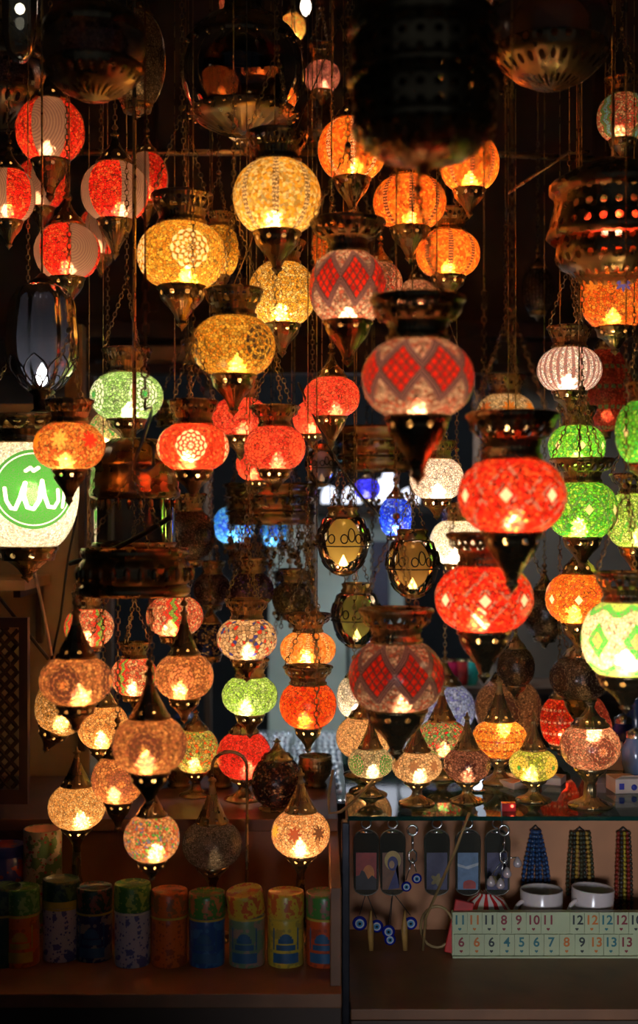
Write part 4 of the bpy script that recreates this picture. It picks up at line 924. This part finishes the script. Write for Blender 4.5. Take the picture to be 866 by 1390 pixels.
b.tube([(0, 0, PZ(366, 2.1)-r.location.z), (0, 0, CEIL-r.location.z)], .0015, 5); b.build('links', rusty(), r)
hk = [(0, 556), (9, 553), (8, 562), (-4, 600), (-14, 622), (-11, 636), (0, 640), (10, 634), (12, 615), (10, 600)]
b = MB(); b.tube([((x)/F*2.1, 0, PZ(y, 2.1)-r.location.z) for x, y in hk], .003, 7); b.build('hook', simple('hook_steel', (.4, .36, .33), .3, .9), r)
# extra loose chains through the crowd
k = 0
for px, y0, y1, d, wh in ((448, 700, 780, 3.3, 'left'), (505, 700, 850, 3.5, 'right'), (430, 860, 1000, 2.35, 'left')):
    p0 = P(px, y1, d); b = MB(); b.chain((0, 0, 0), (0, 0, PZ(y0, d)-p0.z), .014, .0016)
    b.tube([(0, 0, PZ(y0, d)-p0.z), (0, 0, CEIL-p0.z)], .001, 4)
    o = b.build('loose_chain', brassm, None, p0)
    tag(o, ['thin brass chain hanging free left of the amber glass vase lamp', 'thin brass chain hanging free between the two glass vase lamps', 'thin brass chain hanging over the right side of the vivid orange lamp'][k], 'chain'); k += 1

# ================================================================== tins
def tinmat(name, base, spots, scale=260, th=.5, sp2=None):
    if name in MC: return MC[name]
    n = N(name); o = n.coord(); v = n.vor(o, scale); nz = n.noise(o, scale*.35, 4)
    rn = n.xyz(v['Color'])[0]
    c = n.mix(n.M('GREATER_THAN', nz, th), base, spots)
    c = n.mix(n.M('MULTIPLY', n.M('LESS_THAN', v['Distance'], .32), n.M('GREATER_THAN', rn, .55)), c, sp2 or spots)
    MC[name] = n.out(n.princ(c, .28, 0)); return MC[name]
def curved(name, polys, R, mat, parent, off=.0006):
    """polygons of (angle, z) wrapped round a cylinder"""
    V = []; Fc = []
    for x0, x1, z0, z1 in polys:
        m = max(2, int((x1-x0)/.12)+1)
        k = len(V)
        for i in range(m+1):
            a = x0+(x1-x0)*i/m
            for z in (z0, z1): V.append(((R+off)*math.sin(a), -(R+off)*math.cos(a), z))
        for i in range(m): Fc.append((k+2*i, k+2*i+2, k+2*i+3, k+2*i+1))
    return mkobj(name, V, Fc, mat, parent)
TG = (.05, .20, .035); TY = (.55, .40, .04); TO = (.55, .12, .015); TB = (.02, .07, .22); TW = (.45, .45, .50); TN = (.02, .025, .12); TD = (.01, .05, .035)
tins = [
 (5, TD, (.05, .1, .05), TD, (.03, .06, .04), 0, 'dark green painted tin cut by the left edge, first of the row', 1196),
 (29, TG, (.2, .35, .12), TO, (.35, .08, .02), 1, 'painted tin with green lid and orange body showing a dome, at left', 1197),
 (83, TD, (.06, .12, .05), TW, (.08, .10, .28), 0, 'tin with dark green lid, yellow band and blue white flowers', 1186),
 (128, TD, (.2, .08, .05), TN, (.25, .22, .2), 2, 'navy painted tin with dark green lid showing buildings', 1196),
 (180, TG, (.3, .45, .08), TW, (.10, .12, .30), 0, 'tin with bright green lid and blue flowered white body', 1192),
 (230, TO, (.25, .10, .03), TO, (.3, .06, .02), 0, 'all orange painted tin', 1201),
 (281, TG, (.4, .15, .05), TB, (.04, .14, .3), 2, 'blue painted tin with green lid, under the greyish white lamp', 1204),
 (335, TY, (.5, .1, .03), (.14, .22, .12), (.3, .2, .15), 2, 'pale green tin with tilted yellow lid', 1203),
 (388, TY, (.5, .12, .03), TY, (.35, .28, .05), 1, 'all yellow painted tin with a blue dome, below the peach lamp', 1203),
 (440, TG, (.25, .12, .08), (.5, .07, .015), (.3, .05, .02), 1, 'red orange tin with green lid, last of the row beside the glass case', 1204)]
dome_m = simple('print_blue', (.03, .10, .20), .3); dome_m2 = simple('print_gold', (.40, .28, .03), .3); bandy = simple('tin_yellow', (.50, .38, .05), .3)
for i, (cx, lc_, ls, bc, bs_, mot, lab, yt) in enumerate(tins):
    d = 2.46+(.03 if i in (2, 3) else 0); R = .5*50/F*d*.97; top = PZ(yt+6, d)
    r = empty('painted_tin', (P(cx, 0, d).x, d, ZL), lab, 'tin', 'painted tins on the lower shelf')
    r.rotation_euler = (0, 0, random.uniform(-.2, .2))
    H = top-ZL; hb = H*.68
    bodyp = [(R*.97, 0), (R, .002)]+[(R, hb*k/6) for k in range(1, 6)]+[(R, hb-.002), (R*.98, hb), (1e-4, hb)]
    lobj('tin_body', bodyp, tinmat('tinb%d' % i, bc, bs_, 150 if mot == 0 else 90, .56), r, n=40)
    lid = lobj('lid', [(R*1.03, 0), (R*1.035, .003), (R*1.035, H-hb-.006), (R*1.0, H-hb-.001), (R*.93, H-hb), (R*.90, H-hb-.003), (1e-4, H-hb-.002)], tinmat('tinl%d' % i, lc_, ls, 190, .55), r, z=hb, n=40)
    if i == 7: lid.rotation_euler = (math.radians(9), math.radians(-6), 0); lid.location.z += .004
    curved('rim_line', [(-PI, PI, hb-.005, hb-.001)], R, bandy if i != 4 else simple('rim_pale', (.6, .6, .5), .3), r, .0008)
    if i == 2: curved('yellow_band', [(-PI, PI, hb-.0, hb+.012)], R*1.035, bandy, r, .0006)
    if mot:
        q = dome_m if i != 1 else dome_m2; pol = []
        for k in range(9):    # a domed building printed on the side
            t = -1+2*(k+.5)/9; hgt = math.sqrt(max(0, 1-t*t))*.018
            pol.append((t*.42-.05, t*.42+.05, hb*.50, hb*.50+hgt))
        pol += [(-.55, .55, hb*.36, hb*.47), (-.75, -.66, hb*.36, hb*.8), (.66, .75, hb*.36, hb*.8), (-.75, .75, hb*.1, hb*.3)]
        curved('printed_dome', pol, R, q, r, .0007)
# back containers
r = empty('painted_canister', P(58, 1212, 2.66), 'open white canister with green floral print behind the tins', 'canister'); r.location.z = ZL
R = 26/F*2.66; H = PZ(1124, 2.66)-ZL
lobj('canister_body', [(R, 0), (R, H*.3), (R, H*.6), (R, H-.001), (R*.96, H), (R*.94, H-.002), (R*.94, .01), (1e-4, .01)], tinmat('canw', (.40, .36, .24), (.10, .20, .06), 120, .52, (.35, .05, .03)), r, n=40)
lobj('inner_lining', [(R*.935, H-.002), (R*.93, .012), (1e-4, .011)], simple('pink_lining', (.75, .45, .35), .5), r, n=40)
r = empty('painted_canister', P(8, 1212, 2.66), 'blue and red canister at the left edge behind the tins', 'canister'); r.location.z = ZL
H = PZ(1146, 2.66)-ZL; lobj('canister_body', [(R, 0), (R, H*.5), (R, H*.52), (R, H), (R*.9, H+.001), (1e-4, H-.001)], tinmat('cann', (.03, .04, .20), (.25, .03, .02), 60, .55), r, n=40)
lobj('rim', [(R*1.02, H-.02), (R*1.03, H-.003), (R*1.0, H+.001)], simple('navy_rim', (.02, .03, .2), .3), r, n=40)
r = empty('round_lid', P(172, 1184, 2.62), 'loose pale lid leaning behind the floral tin', 'lid'); r.location.z = ZL+.034
lobj('disc', [(1e-4, 0), (.034, 0), (.035, .004), (.034, .008), (1e-4, .008)], simple('tan_lid', (.35, .16, .07), .4), r); r.rotation_euler = (.9, .2, 0)

# ================================================================== case contents
glassp = clearglass('amulet_glass', (.55, .6, .55), .55, .1, haze=(.12, .12, .10)); silver = simple('silver', (.55, .52, .5), .22, .95)
def plate(pts, y0, y1):
    m = len(pts); V = [(p[0], y0, p[1]) for p in pts]+[(p[0], y1, p[1]) for p in pts]
    return V, [tuple(range(m)), tuple(range(2*m-1, m-1, -1))]+[(i, i+m, (i+1) % m+m, (i+1) % m) for i in range(m)]
def ellipse(cx, cz, a, b_, n=20, t0=0, t1=2*PI): return [(cx+a*math.cos(t0+(t1-t0)*i/n), cz+b_*math.sin(t0+(t1-t0)*i/n)) for i in range(n+(t1-t0 < 2*PI))]
def eye(name, parent, x, y, z, R, tiltx=0):
    o = lobj(name, [(1e-4, 0), (R*.8, .0008), (R, .003), (R*.8, .0052), (1e-4, .006)], simple('cobalt_glass', (.01, .02, .28), .12), parent, loc=(x, y, z), n=20)
    o.rotation_euler = (PI/2, 0, 0)
    for rr, c, h in ((.62, (.65, .7, .72), .0064), (.42, (.08, .30, .55), .0068), (.2, (.01, .01, .02), .0072)):
        lobj('iris', [(1e-4, h), (R*rr, h-.0002), (R*rr, h-.0012)], simple('eye%d' % int(rr*100), c, .15), o, n=16)
    return o
u = 2.74/F
def amulet(px, lab, art, d=2.74, eyes=(), yt=1108):
    r = empty('glass_amulet', P(px, 1215, d), lab, 'amulet', 'glass amulets hanging in the case'); z0 = PZ(1215, d)
    pts = [(-16*u, .03*0+0), ]
    H = (1215-1140)*u
    pts = ellipse(0, .016, 16*u, .016, 12, PI, 2*PI)+ellipse(0, H, 17*u, .022, 12, 0, PI)
    V, Fc = plate(pts, -.002, .002); g = mkobj('glass_plate', V, Fc, glassp, r, smooth=False)
    zt = H+.022
    b = MB(); c0 = zt+.012
    b.tube([(.010*math.cos(t*PI/8), 0, c0+.010*math.sin(t*PI/8)) for t in range(17)], .0022, 6)
    b.tube([(-.012, 0, zt-.006), (.012, 0, zt-.006)], .004, 6); b.build('ring', silver, r)
    fr = MB(); fr.tube([(p[0], -.001, p[1]) for p in pts+[pts[0]]], .0013, 5); fr.build('rim', simple('old_silver', (.16, .14, .11), .35, .8), r)
    def panel(nm, poly, col, lay):
        V, Fc = plate(poly, -.0026-.0004*lay, -.002); mkobj(nm, V, Fc, simple('print_%s_%s' % (nm, ''.join('%02d' % int(c*99) for c in col)), col, .35, scale=60), r, smooth=False)
    A_ = 14*u; B0, B1 = .012, .012+50*u
    if art == 'sunset':
        panel('sky', [(-A_, B0), (A_, B0), (A_, B1), (-A_, B1)], (.30, .02, .01), 1)
        panel('sun_glow', ellipse(.005, .045, .012, .018), (.55, .16, .02), 2)
        panel('skyline', [(-A_, B0), (A_, B0), (A_, .034), (.012, .042), (.004, .034), (-.004, .05), (-.010, .052), (-.014, .042), (-A_, .04)], (.015, .008, .008), 3)
    elif art == 'icon':
        panel('ground', [(-A_, B0), (A_, B0), (A_, B1), (-A_, B1)], (.16, .06, .02), 1)
        panel('halo', ellipse(0, B1-.016, .017, .020), (.45, .30, .08), 2)
        panel('robe', ellipse(0, B1-.022, .011, .015)+[(.014, B0+.004), (-.010, B0)], (.02, .02, .12), 3)
        panel('face', ellipse(-.002, B1-.024, .0055, .008), (.35, .20, .10), 4)
    elif art == 'sea':
        panel('sky', [(-A_, B0), (A_, B0), (A_, B1), (-A_, B1)], (.10, .17, .28), 1)
        panel('clouds', [(-A_, B1-.022), (-.004, B1-.028), (A_, B1-.02), (A_, B1-.026), (0, B1-.034), (-A_, B1-.028)], (.35, .38, .42), 2)
        panel('roofs', ellipse(.003, B0+.012, .013, .008, 10, 0, PI)+[(-.01, B0+.002), (.016, B0+.002)], (.35, .04, .03), 3)
    else:
        panel('ground', [(-A_, B0), (A_, B0), (A_, B1), (-A_, B1)], (.05, .045, .10), 1)
        panel('flower', [(.011*(1+.3*math.cos(5*t))*math.cos(t), .032+.011*(1+.3*math.cos(5*t))*math.sin(t)) for t in [2*PI*i/30 for i in range(30)]], (.22, .16, .05), 2)
    for ex, ey_, er in eyes: eye('evil_eye_bead', r, (ex-px)*u, -.008, PZ(ey_, d)-z0, er*u)
    if eyes:
        b = MB()
        for ex, ey_, er in eyes: b.tube([(0, -.001, .006), ((ex-px)*u, -.004, PZ(ey_-er, d)-z0)], .0009, 4)
        b.build('threads', cord, r)
    return r
amulet(497, 'arched glass amulet with red sunset picture, leftmost in the case', 'sunset', eyes=((488, 1251, 10), (511, 1255, 9)))
amulet(533, 'arched glass amulet with haloed figure in blue, second in the case', 'icon', eyes=((527, 1262, 9), (529, 1273, 8), (557, 1251, 9)))
amulet(593, 'arched glass amulet with dark flower picture behind the tan cord', 'flower')
amulet(635, 'arched glass amulet with blue sky and red roofs picture', 'sea')
amulet(675, 'arched glass amulet partly behind the silver charm chain', 'flower')
def charm(px, d, lab, items):
    r = empty('charm_chain', P(px, 1200, d), lab, 'charm'); z0 = r.location.z
    b = MB(); b.tube([(.010*math.cos(t*PI/8), 0, PZ(1127, d)-z0+.010*math.sin(t*PI/8)) for t in range(17)], .0026, 7)
    b.chain((0, 0, PZ(1134, d)-z0), (0, 0, PZ(1172, d)-z0), .028, .0024); b.build('silver_links', silver, r)
    for kk, (ix, iy, ir) in enumerate(items):
        x = (ix-px)/F*d; z = PZ(iy, d)-z0; t = MB(); t.tube([(0, 0, PZ(1165, d)-z0), (x, -.004, z+ir/F*d)], .0011, 5); t.build('strand', silver, r)
        if 'eye' in lab: eye('evil_eye_bead', r, x, -.010, z, ir/F*d)
        else: lobj('bell', [(1e-4, 8*d/F), (2*d/F, 7*d/F), (5.5*d/F, 1*d/F), (6*d/F, -3*d/F), (4*d/F, -6*d/F), (1e-4, -7*d/F)], simple('pearl', (.55, .45, .45), .2, .3), r, loc=(x, -.004, z), n=16)
    return r
charm(560, 2.68, 'silver chain charm with evil eye beads, third from left in the case', ((551, 1201, 7), (565, 1190, 7)))
charm(684, 2.68, 'silver chain charm with pale bells, in front of the mugs', ((666, 1196, 7), (679, 1199, 7), (688, 1184, 7), (702, 1170, 7)))
def strands(px, d, wtop, wbot, y0, y1, cols, ns, lab):
    r = empty('bead_necklace_bunch', P(px, y1, d), lab, 'necklace', 'bead necklaces hanging in the case'); z0 = r.location.z
    for s in range(ns):
        f = (s+.5)/ns*2-1; b = MB(); q = 3.0/F*d; m = int((y1-y0)/F*d/(q*1.8))
        for k in range(m):
            t = k/(m-1); w_ = wtop+(wbot-wtop)*math.sin(t*PI/2)
            b.sphere((f*w_/F*d, -.004-(.008 if s % 2 else 0)*math.sin(t*PI)-.006*(1-f*f), (PZ(y0, d)-z0)*(1-t)+.0), q*random.uniform(.9, 1.05), n=7, m=5)
        b.build('bead_strand', simple('beads_%d_%d' % (px, s % len(cols)), cols[s % len(cols)], .2, scale=50), r)
    b = MB(); b.tube([(-.012, 0, PZ(y0, d)-z0), (0, 0, PZ(y0-7, d)-z0), (.012, 0, PZ(y0, d)-z0)], .002, 5); b.build('tie', cord, r)
    return r
strands(727, 2.852, 6, 21, 1128, 1212, [(.02, .06, .16), (.015, .04, .10)], 7, 'bunch of dark blue bead necklaces above the mugs')
strands(787, 2.852, 14, 20, 1130, 1212, [(.05, .045, .02), (.03, .03, .02), (.35, .20, .03)], 7, 'bunch of black and amber bead necklaces above the right mug')
strands(846, 2.852, 9, 13, 1130, 1236, [(.20, .02, .01), (.04, .03, .02), (.35, .25, .02)], 5, 'bunch of red and yellow bead necklaces at the right edge')
b = MB()
for i, (px, lab) in enumerate(((503, 'left'), (549, 'right'))):
    r = tubething('wooden_pendant', [P(px, 1236, 2.69), P(px, 1262, 2.69), P(px+1, 1290, 2.69)], [.002, .007, .005], simple('ochre_wood', (.45, .24, .06), .5), ['tapered ochre stick hanging under the leftmost glass amulet', 'tapered ochre stick hanging under the haloed figure amulet'][i], 'pendant', 8)
def mug(px, d, yt, lab, tilt, ha):
    r = empty('mug', (P(px, 0, d).x, d, ZB), lab, 'mug', 'white mugs behind the okey tiles'); u_ = d/F
    R = 29*u_; H = PZ(yt+7, d)-ZB
    wm = simple('white_china', (.62, .52, .50), .18, var=.04)
    lobj('mug_body', [(1e-4, 0), (R*.9, 0), (R*.94, .004), (R*.96, H*.5), (R, H-.001), (R*.97, H+.001), (R*.93, H-.002), (R*.9, H*.5), (R*.86, .006), (1e-4, .006)], wm, r, n=48)
    b = MB(); b.tube([(R*.93+R*.55*math.sin(PI*t/10), 0, H*.5+H*.32*math.cos(PI*t/10)) for t in range(11)], .0045, 8)
    h = b.build('handle', wm, r); h.rotation_euler = (0, 0, ha)
    V = []; curved('blue_print', [(.15, .4, H*.35, H*.55), (.48, .6, H*.35, H*.5), (.7, .95, H*.35, H*.58)], R*.965, simple('blue_ink', (.04, .05, .35), .3), r)
    r.rotation_euler = (0, math.radians(tilt), 0); return r
mug(735, 2.765, 1200, 'white mug with blue print, left of two', 0, math.radians(-160))
mug(801, 2.76, 1198, 'white mug with faint blue print, right of two', 3, math.radians(-150))
# striped bowl
n = N('striped_china'); x, y, z = n.xyz(n.coord())[0:3]
st = n.M('GREATER_THAN', n.M('SINE', n.M('MULTIPLY', n.M('ARCTAN2', x, n.M('MULTIPLY', y, 1)), 12)), .1)
MC['striped'] = n.out(n.princ(n.mix(st, (.75, .62, .58), (.55, .02, .02)), .2))
r = empty('striped_bowl', (P(660, 0, 2.77).x, 2.77, ZB), 'upturned white bowl with red stripes behind the okey tiles', 'bowl')
hb = PZ(1212, 2.77)-ZB; R = 40/F*2.77
lobj('bowl_body', [(R, 0), (R*.98, hb*.4), (R*.85, hb*.68), (R*.6, hb*.88), (R*.3, hb*.98), (R*.28, hb*1.02), (R*.2, hb*1.0), (1e-4, hb)], MC['striped'], r, n=48)
o = bx('red_packet', simple('red_card', (.45, .015, .01), .5), P(610, 0, 2.70).x, P(636, 0, 2.70).x, 2.695, 2.705, ZB, PZ(1222, 2.70)); o.rotation_euler = (0, .22, 0)
tag(o, 'small red packet leaning beside the striped bowl', 'packet')
# okey rack
YT = 2.68
r = empty('tile_rack', (P(742, 0, YT).x, YT, ZB), 'cream rack holding two rows of numbered tiles in front of the mugs', 'rack')
x0 = P(614, 0, YT).x-r.location.x; x1 = P(900, 0, YT).x-r.location.x; zt = PZ(1239, YT)-ZB
cream = simple('cream_plastic', (.42, .46, .27), .35, var=.05)
b = MB(); b.box(x0, x1, .004, .020, 0, zt); b.box(x0, x1, -.006, .004, -.0, .0035); b.build('rack_body', cream, r, smooth=False)
COLN = {'t': (.01, .13, .15), 'o': (.50, .13, .01), 'k': (.012, .02, .02), 'r': (.20, .01, .02)}
WN = {'t': 'teal', 'o': 'orange', 'k': 'black', 'r': 'dark red'}
topr = [(624, 11, 't'), (644, 11, 'o'), (664, 11, 'k'), (684, 8, 'r'), (704, 9, 'r'), (724, 10, 'r'), (744, 11, 'r'), (783, 12, 'k'), (803, 12, 'o'), (823, 12, 't'), (843, 12, 'r'), (863, 10, 'k')]
botr = [(626, 6, 'r'), (647, 6, 'o'), (667, 6, 'k'), (688, 4, 't'), (708, 5, 't'), (728, 6, 't'), (748, 7, 't'), (769, 8, 'o'), (790, 9, 'k'), (809, 13, 'o'), (829, 13, 't'), (850, 13, 'r')]
def textmesh(s, size):
    c = bpy.data.curves.new('number', 'FONT'); c.body = s; c.size = size; c.extrude = .0003; c.offset = size*.02; c.align_x = 'CENTER'; c.align_y = 'CENTER'; c.resolution_u = 3
    t = bpy.data.objects.new('tmp', c); COL.objects.link(t); dg = bpy.context.evaluated_depsgraph_get(); dg.update()
    me = bpy.data.meshes.new_from_object(t.evaluated_get(dg)); bpy.data.objects.remove(t); return me
nth = {}
for row, yc, rn in ((topr, 1252.5, 'top'), (botr, 1282.5, 'bottom')):
    for k, (px, num, c) in enumerate(row):
        T = MB(); hw = 9.6/F*YT; hh = 14.2/F*YT; T.box(-hw, hw, -.0005, .003, -hh, hh)
        q = P(px, yc, YT); q.y = YT-.0005+.0
        o = T.build('number_tile', cream, None, q, smooth=False)
        nb = [str(row[j][1])+' '+WN[row[j][2]] for j in (k-1,) if j >= 0]
        tag(o, 'cream tile with %s %d, %s row%s' % (WN[c], num, rn, (', right of the %s one' % nb[0]) if nb else ', leftmost'), 'tile', 'numbered tiles on the rack')
        me = textmesh(str(num), .0262); m_ = simple('ink_'+c, COLN[c], .5, var=.05); me.materials.append(m_)
        t = bpy.data.objects.new('number', me); COL.objects.link(t); t.parent = o; t.location = (0, -.0008, .005); t.rotation_euler = (PI/2, 0, 0)
        pts = [(.0034*1.0*(16*math.sin(a)**3)/16, .0034*(13*math.cos(a)-5*math.cos(2*a)-2*math.cos(3*a)-math.cos(4*a))/16-.0127) for a in [2*PI*i/20 for i in range(20)]]
        V, Fc = plate(pts, -.0009, -.0004); mkobj('heart', V, Fc, m_, o, smooth=False)

# ================================================================== on top of the glass
wc = simple('white_card', (.55, .42, .36), .6, var=.1)
def carton(px0, px1, yb, d, h, dep, lab, rot=0, mat=wc):
    x0, x1 = P(px0, 0, d).x, P(px1, 0, d).x
    r = empty('carton', ((x0+x1)/2, d+dep/2, ZG), lab, 'box', 'small cartons on the glass shelf'); w_ = (x1-x0)/2
    b = MB(); b.box(-w_, w_, -dep/2, dep/2, 0, h); b.build('box_body', mat, r, smooth=False)
    b = MB(); b.add([(-w_, -dep/2, h), (w_, -dep/2, h), (w_*.9, -dep/2-.03, h+.012), (-w_*.9, -dep/2-.03, h+.012)], [(0, 1, 2, 3)]); f = b.build('flap', mat, r, smooth=False); f.modifiers.new('s', 'SOLIDIFY').thickness = .0015
    r.rotation_euler = (0, 0, rot); return r
c = carton(833, 868, 1072, 2.64, .028, .06, 'white carton with blue print at the right end of the glass shelf', .1)
b = MB(); b.box(-.018, -.008, -.0312, -.030, .008, .02); b.build('barcode_print', simple('blue_ink', (.04, .05, .35), .3), c, smooth=False)
b = MB(); b.lathe([(1e-4, 0), (.006, .0001), (.006, .001), (1e-4, .001)], (0, 0, 0), 12); o = b.build('oval_print', simple('blue_ink', (.04, .05, .35), .3), c); o.location = (.012, -.0312, .012); o.rotation_euler = (PI/2, 0, 0)
carton(815, 850, 1060, 2.88, .05, .07, 'taller pinkish carton behind the white one with blue print', -.2)
carton(688, 712, 1080, 2.68, .012, .05, 'folded pale card lying left of the yellow green table lamp', .5)
carton(742, 768, 1075, 2.72, .014, .05, 'folded pale card lying right of the yellow green table lamp', -.4)
r = empty('red_trinket', P(690, 1092, 2.49), 'tiny red glowing trinket on the glass shelf edge', 'trinket'); r.location.z = ZG
b = MB(); b.box(-.013, .013, -.008, .008, 0, .015); b.build('case', simple('red_plastic', (.5, .02, .02), .2), r, smooth=False)
b = MB(); b.sphere((.006, -.009, .010), .003); b.build('light', glowmat(6, (1, .1, .05)), r)
r = empty('crystal_figurine', P(648, 1092, 2.66), 'crystal trinket given its own blue white glow, behind the dusky pink table lamp', 'figurine'); r.location.z = ZG
b = MB()
for (x_, z_, s_) in ((0, .012, .012), (.004, .030, .010), (.009, .046, .010), (.001, .022, .009), (.012, .056, .007)): b.sphere((x_, 0, z_), s_, s_*.8, s_*1.1, 6, 4)
b.build('crystal_body', glowmat(1.6, (.72, .82, 1)), r, smooth=False)  # emission stands in for the crystal's blue white glint
b = MB(); b.lathe([(1e-4, 0), (.016, 0), (.015, .004), (1e-4, .005)], n=16); b.build('foot', silver, r)
# blue glass jars at right
for i, (px, yb, d, lab) in enumerate(((846, 1000, 3.05, 'dark blue glass jar behind the salmon table lamp, right edge'), (862, 1015, 2.85, 'blue white glass bowl at the right edge of the shelf'), (862, 960, 3.1, 'blue painted jar with yellow label at the right edge'))):
    r = empty('glass_jar', P(px, 0, d), lab, 'jar'); r.location.z = ZG; R = 18/F*d
    lobj('jar_body', [(1e-4, 0), (R*.8, 0), (R, .02), (R, .05+.03*(i == 2)), (R*.7, .07+.05*(i == 2)), (R*.6, .075+.05*(i == 2))], [simple('cobalt_jar', (.01, .02, .14), .12), simple('pale_blue_bowl', (.15, .22, .4), .12), simple('navy_jar', (.02, .04, .10), .15)][i], r)
    lobj('jar_lid', [(R*.65, 0), (R*.68, .012), (R*.2, .02), (1e-4, .021)], silver, r, z=.075+.05*(i == 2))
    if i == 2: curved('label_band', [(-1.2, 1.2, .03, .06)], R, simple('ochre_label', (.4, .3, .05), .4), r)
# shelf goods glimpsed on the back partition at right
r = empty('rear_shelf', (1.0, 4.45, PZ(930, 4.4)), 'dark shelf of coloured glass bowls far behind the table lamps', 'shelf')
b = MB(); b.box(-.75, .4, -.12, .14, -.02, 0); b.build('board', wood, r, smooth=False)
b = MB(); b.box(-.72, .38, -.115, -.10, -.045, -.021); b.build('front_lip', black, r, smooth=False)
for i, (px, col, nm) in enumerate(((612, (.6, .03, .12), 'crimson'), (628, (.6, .05, .05), 'red'), (640, (.05, .5, .42), 'turquoise'), (660, (.7, .6, .5), 'cream'), (708, (.8, .2, .08), 'orange'))):
    q = P(px, 0, 4.4); r = empty('glass_bowl', (q.x, 4.4, PZ(930, 4.4)), 'small %s glass bowl on the dark shelf far behind' % nm, 'bowl')
    g = clearglass('bowl_%s' % nm, col, .2, .1, haze=col); R = 13/F*4.4
    lobj('bowl_body', [(1e-4, .002), (R*.5, .002), (R*.9, .03), (R, .06), (R*.7, .08)], g, r); lobj('rim', [(R*.7, .079), (R*.74, .083), (R*.68, .085)], brassm, r)

# ---------------- dark wares behind the left counter
cer = [simple('navy_ware', (.03, .04, .09), .12), simple('grey_ware', (.10, .12, .15), .1), simple('teal_ware', (.02, .07, .09), .12)]
for i, (px, lab) in enumerate(((190, 'dark brass bowl on the counter behind the multicoloured lamp'), (243, 'dark brass bowl on the counter left of the curved lamp arm'), (300, 'dark brass bowl on the counter under the crimson lamp, left side'), (428, 'dark brass bowl at the right end of the wooden counter'))):
    d = 3.08; r = empty('brass_bowl', P(px, 0, d), lab, 'bowl'); r.location.z = ZW; R = 24/F*d
    lobj('bowl_body', [(1e-4, 0), (R*.6, 0), (R*.5, .008), (R*.9, .03), (R, .05), (R*.92, .062), (R*.95, .07), (R*.9, .072), (R*.85, .06), (R*.7, .03), (1e-4, .012)], rel, r, us=.05)
    lobj('foot_ring', [(R*.55, 0), (R*.66, .002), (R*.6, .008)], brassm, r)
tb = empty('side_table', (P(215, 0, 3.7).x, 3.7, 0), 'dark side table stacked with glazed wares, between counter and jewellery', 'table')
b = MB(); b.box(-.16, .13, -.2, .2, .74, .76); b.build('table_top', wood, tb, smooth=False)
for sx in (-.15, .12):
    for sy in (-.19, .19): b = MB(); b.box(sx-.012, sx+.012, sy-.012, sy+.012, 0, .739); b.build('leg', wood, tb, smooth=False)
random.seed(8); names = ('front left', 'front right', 'middle left', 'middle right', 'rear left', 'rear right')
for i in range(6):
    x = tb.location.x+(-.085 if i % 2 == 0 else .06); y = 3.56+.13*(i//2); hgt = .07+.04*(i//2)
    r = empty('glazed_pot', (x, y, .76), 'dark glossy pot at the %s of the side table' % names[i], 'pot', 'glazed pots on the side table'); R = .048
    lobj('pot_body', [(1e-4, 0), (R*.6, 0), (R*.9, hgt*.25), (R, hgt*.5), (R*.8, hgt*.8), (R*.5, hgt*.92), (R*.6, hgt)], cer[i % 3], r)
    lobj('lid', [(R*.62, 0), (R*.4, .012), (R*.12, .018), (R*.14, .028), (1e-4, .032)], cer[(i+1) % 3], r, z=hgt)

cam = bpy.data.cameras.new('camera'); co = bpy.data.objects.new('camera', cam); COL.objects.link(co)
co.location = (0, 0, HZ); co.rotation_euler = (PI/2, 0, 0)
cam.sensor_fit = 'VERTICAL'; cam.sensor_height = 24; cam.sensor_width = 24; cam.lens = 24*F/1390
cam.dof.use_dof = True; cam.dof.focus_distance = 2.65; cam.dof.aperture_fstop = 1.7
cam.clip_start = .05
S = bpy.context.scene; S.camera = co
la = bpy.data.lights.new('added_front_fill', 'AREA'); la.shape = 'DISK'; la.size = .7; la.energy = 1.25; la.spread = math.radians(26); la.color = (.86, .9, 1)  # added fill lamp behind the camera, brightens the lower shelves
lo = bpy.data.objects.new('added_front_fill', la); COL.objects.link(lo); lo.location = (.1, -1.1, .95)
lo.rotation_euler = (Vector((.62, 2.5, .70))-lo.location).to_track_quat('-Z', 'Y').to_euler()
w = bpy.data.worlds.new('street_dusk'); S.world = w; w.use_nodes = True
w.node_tree.nodes['Background'].inputs[0].default_value = (.55, .65, .9, 1); w.node_tree.nodes['Background'].inputs[1].default_value = .04
S.view_settings.view_transform = 'Standard'; S.view_settings.look = 'None'; S.view_settings.exposure = 0; S.view_settings.gamma = 1; S.view_settings.use_curve_mapping = False
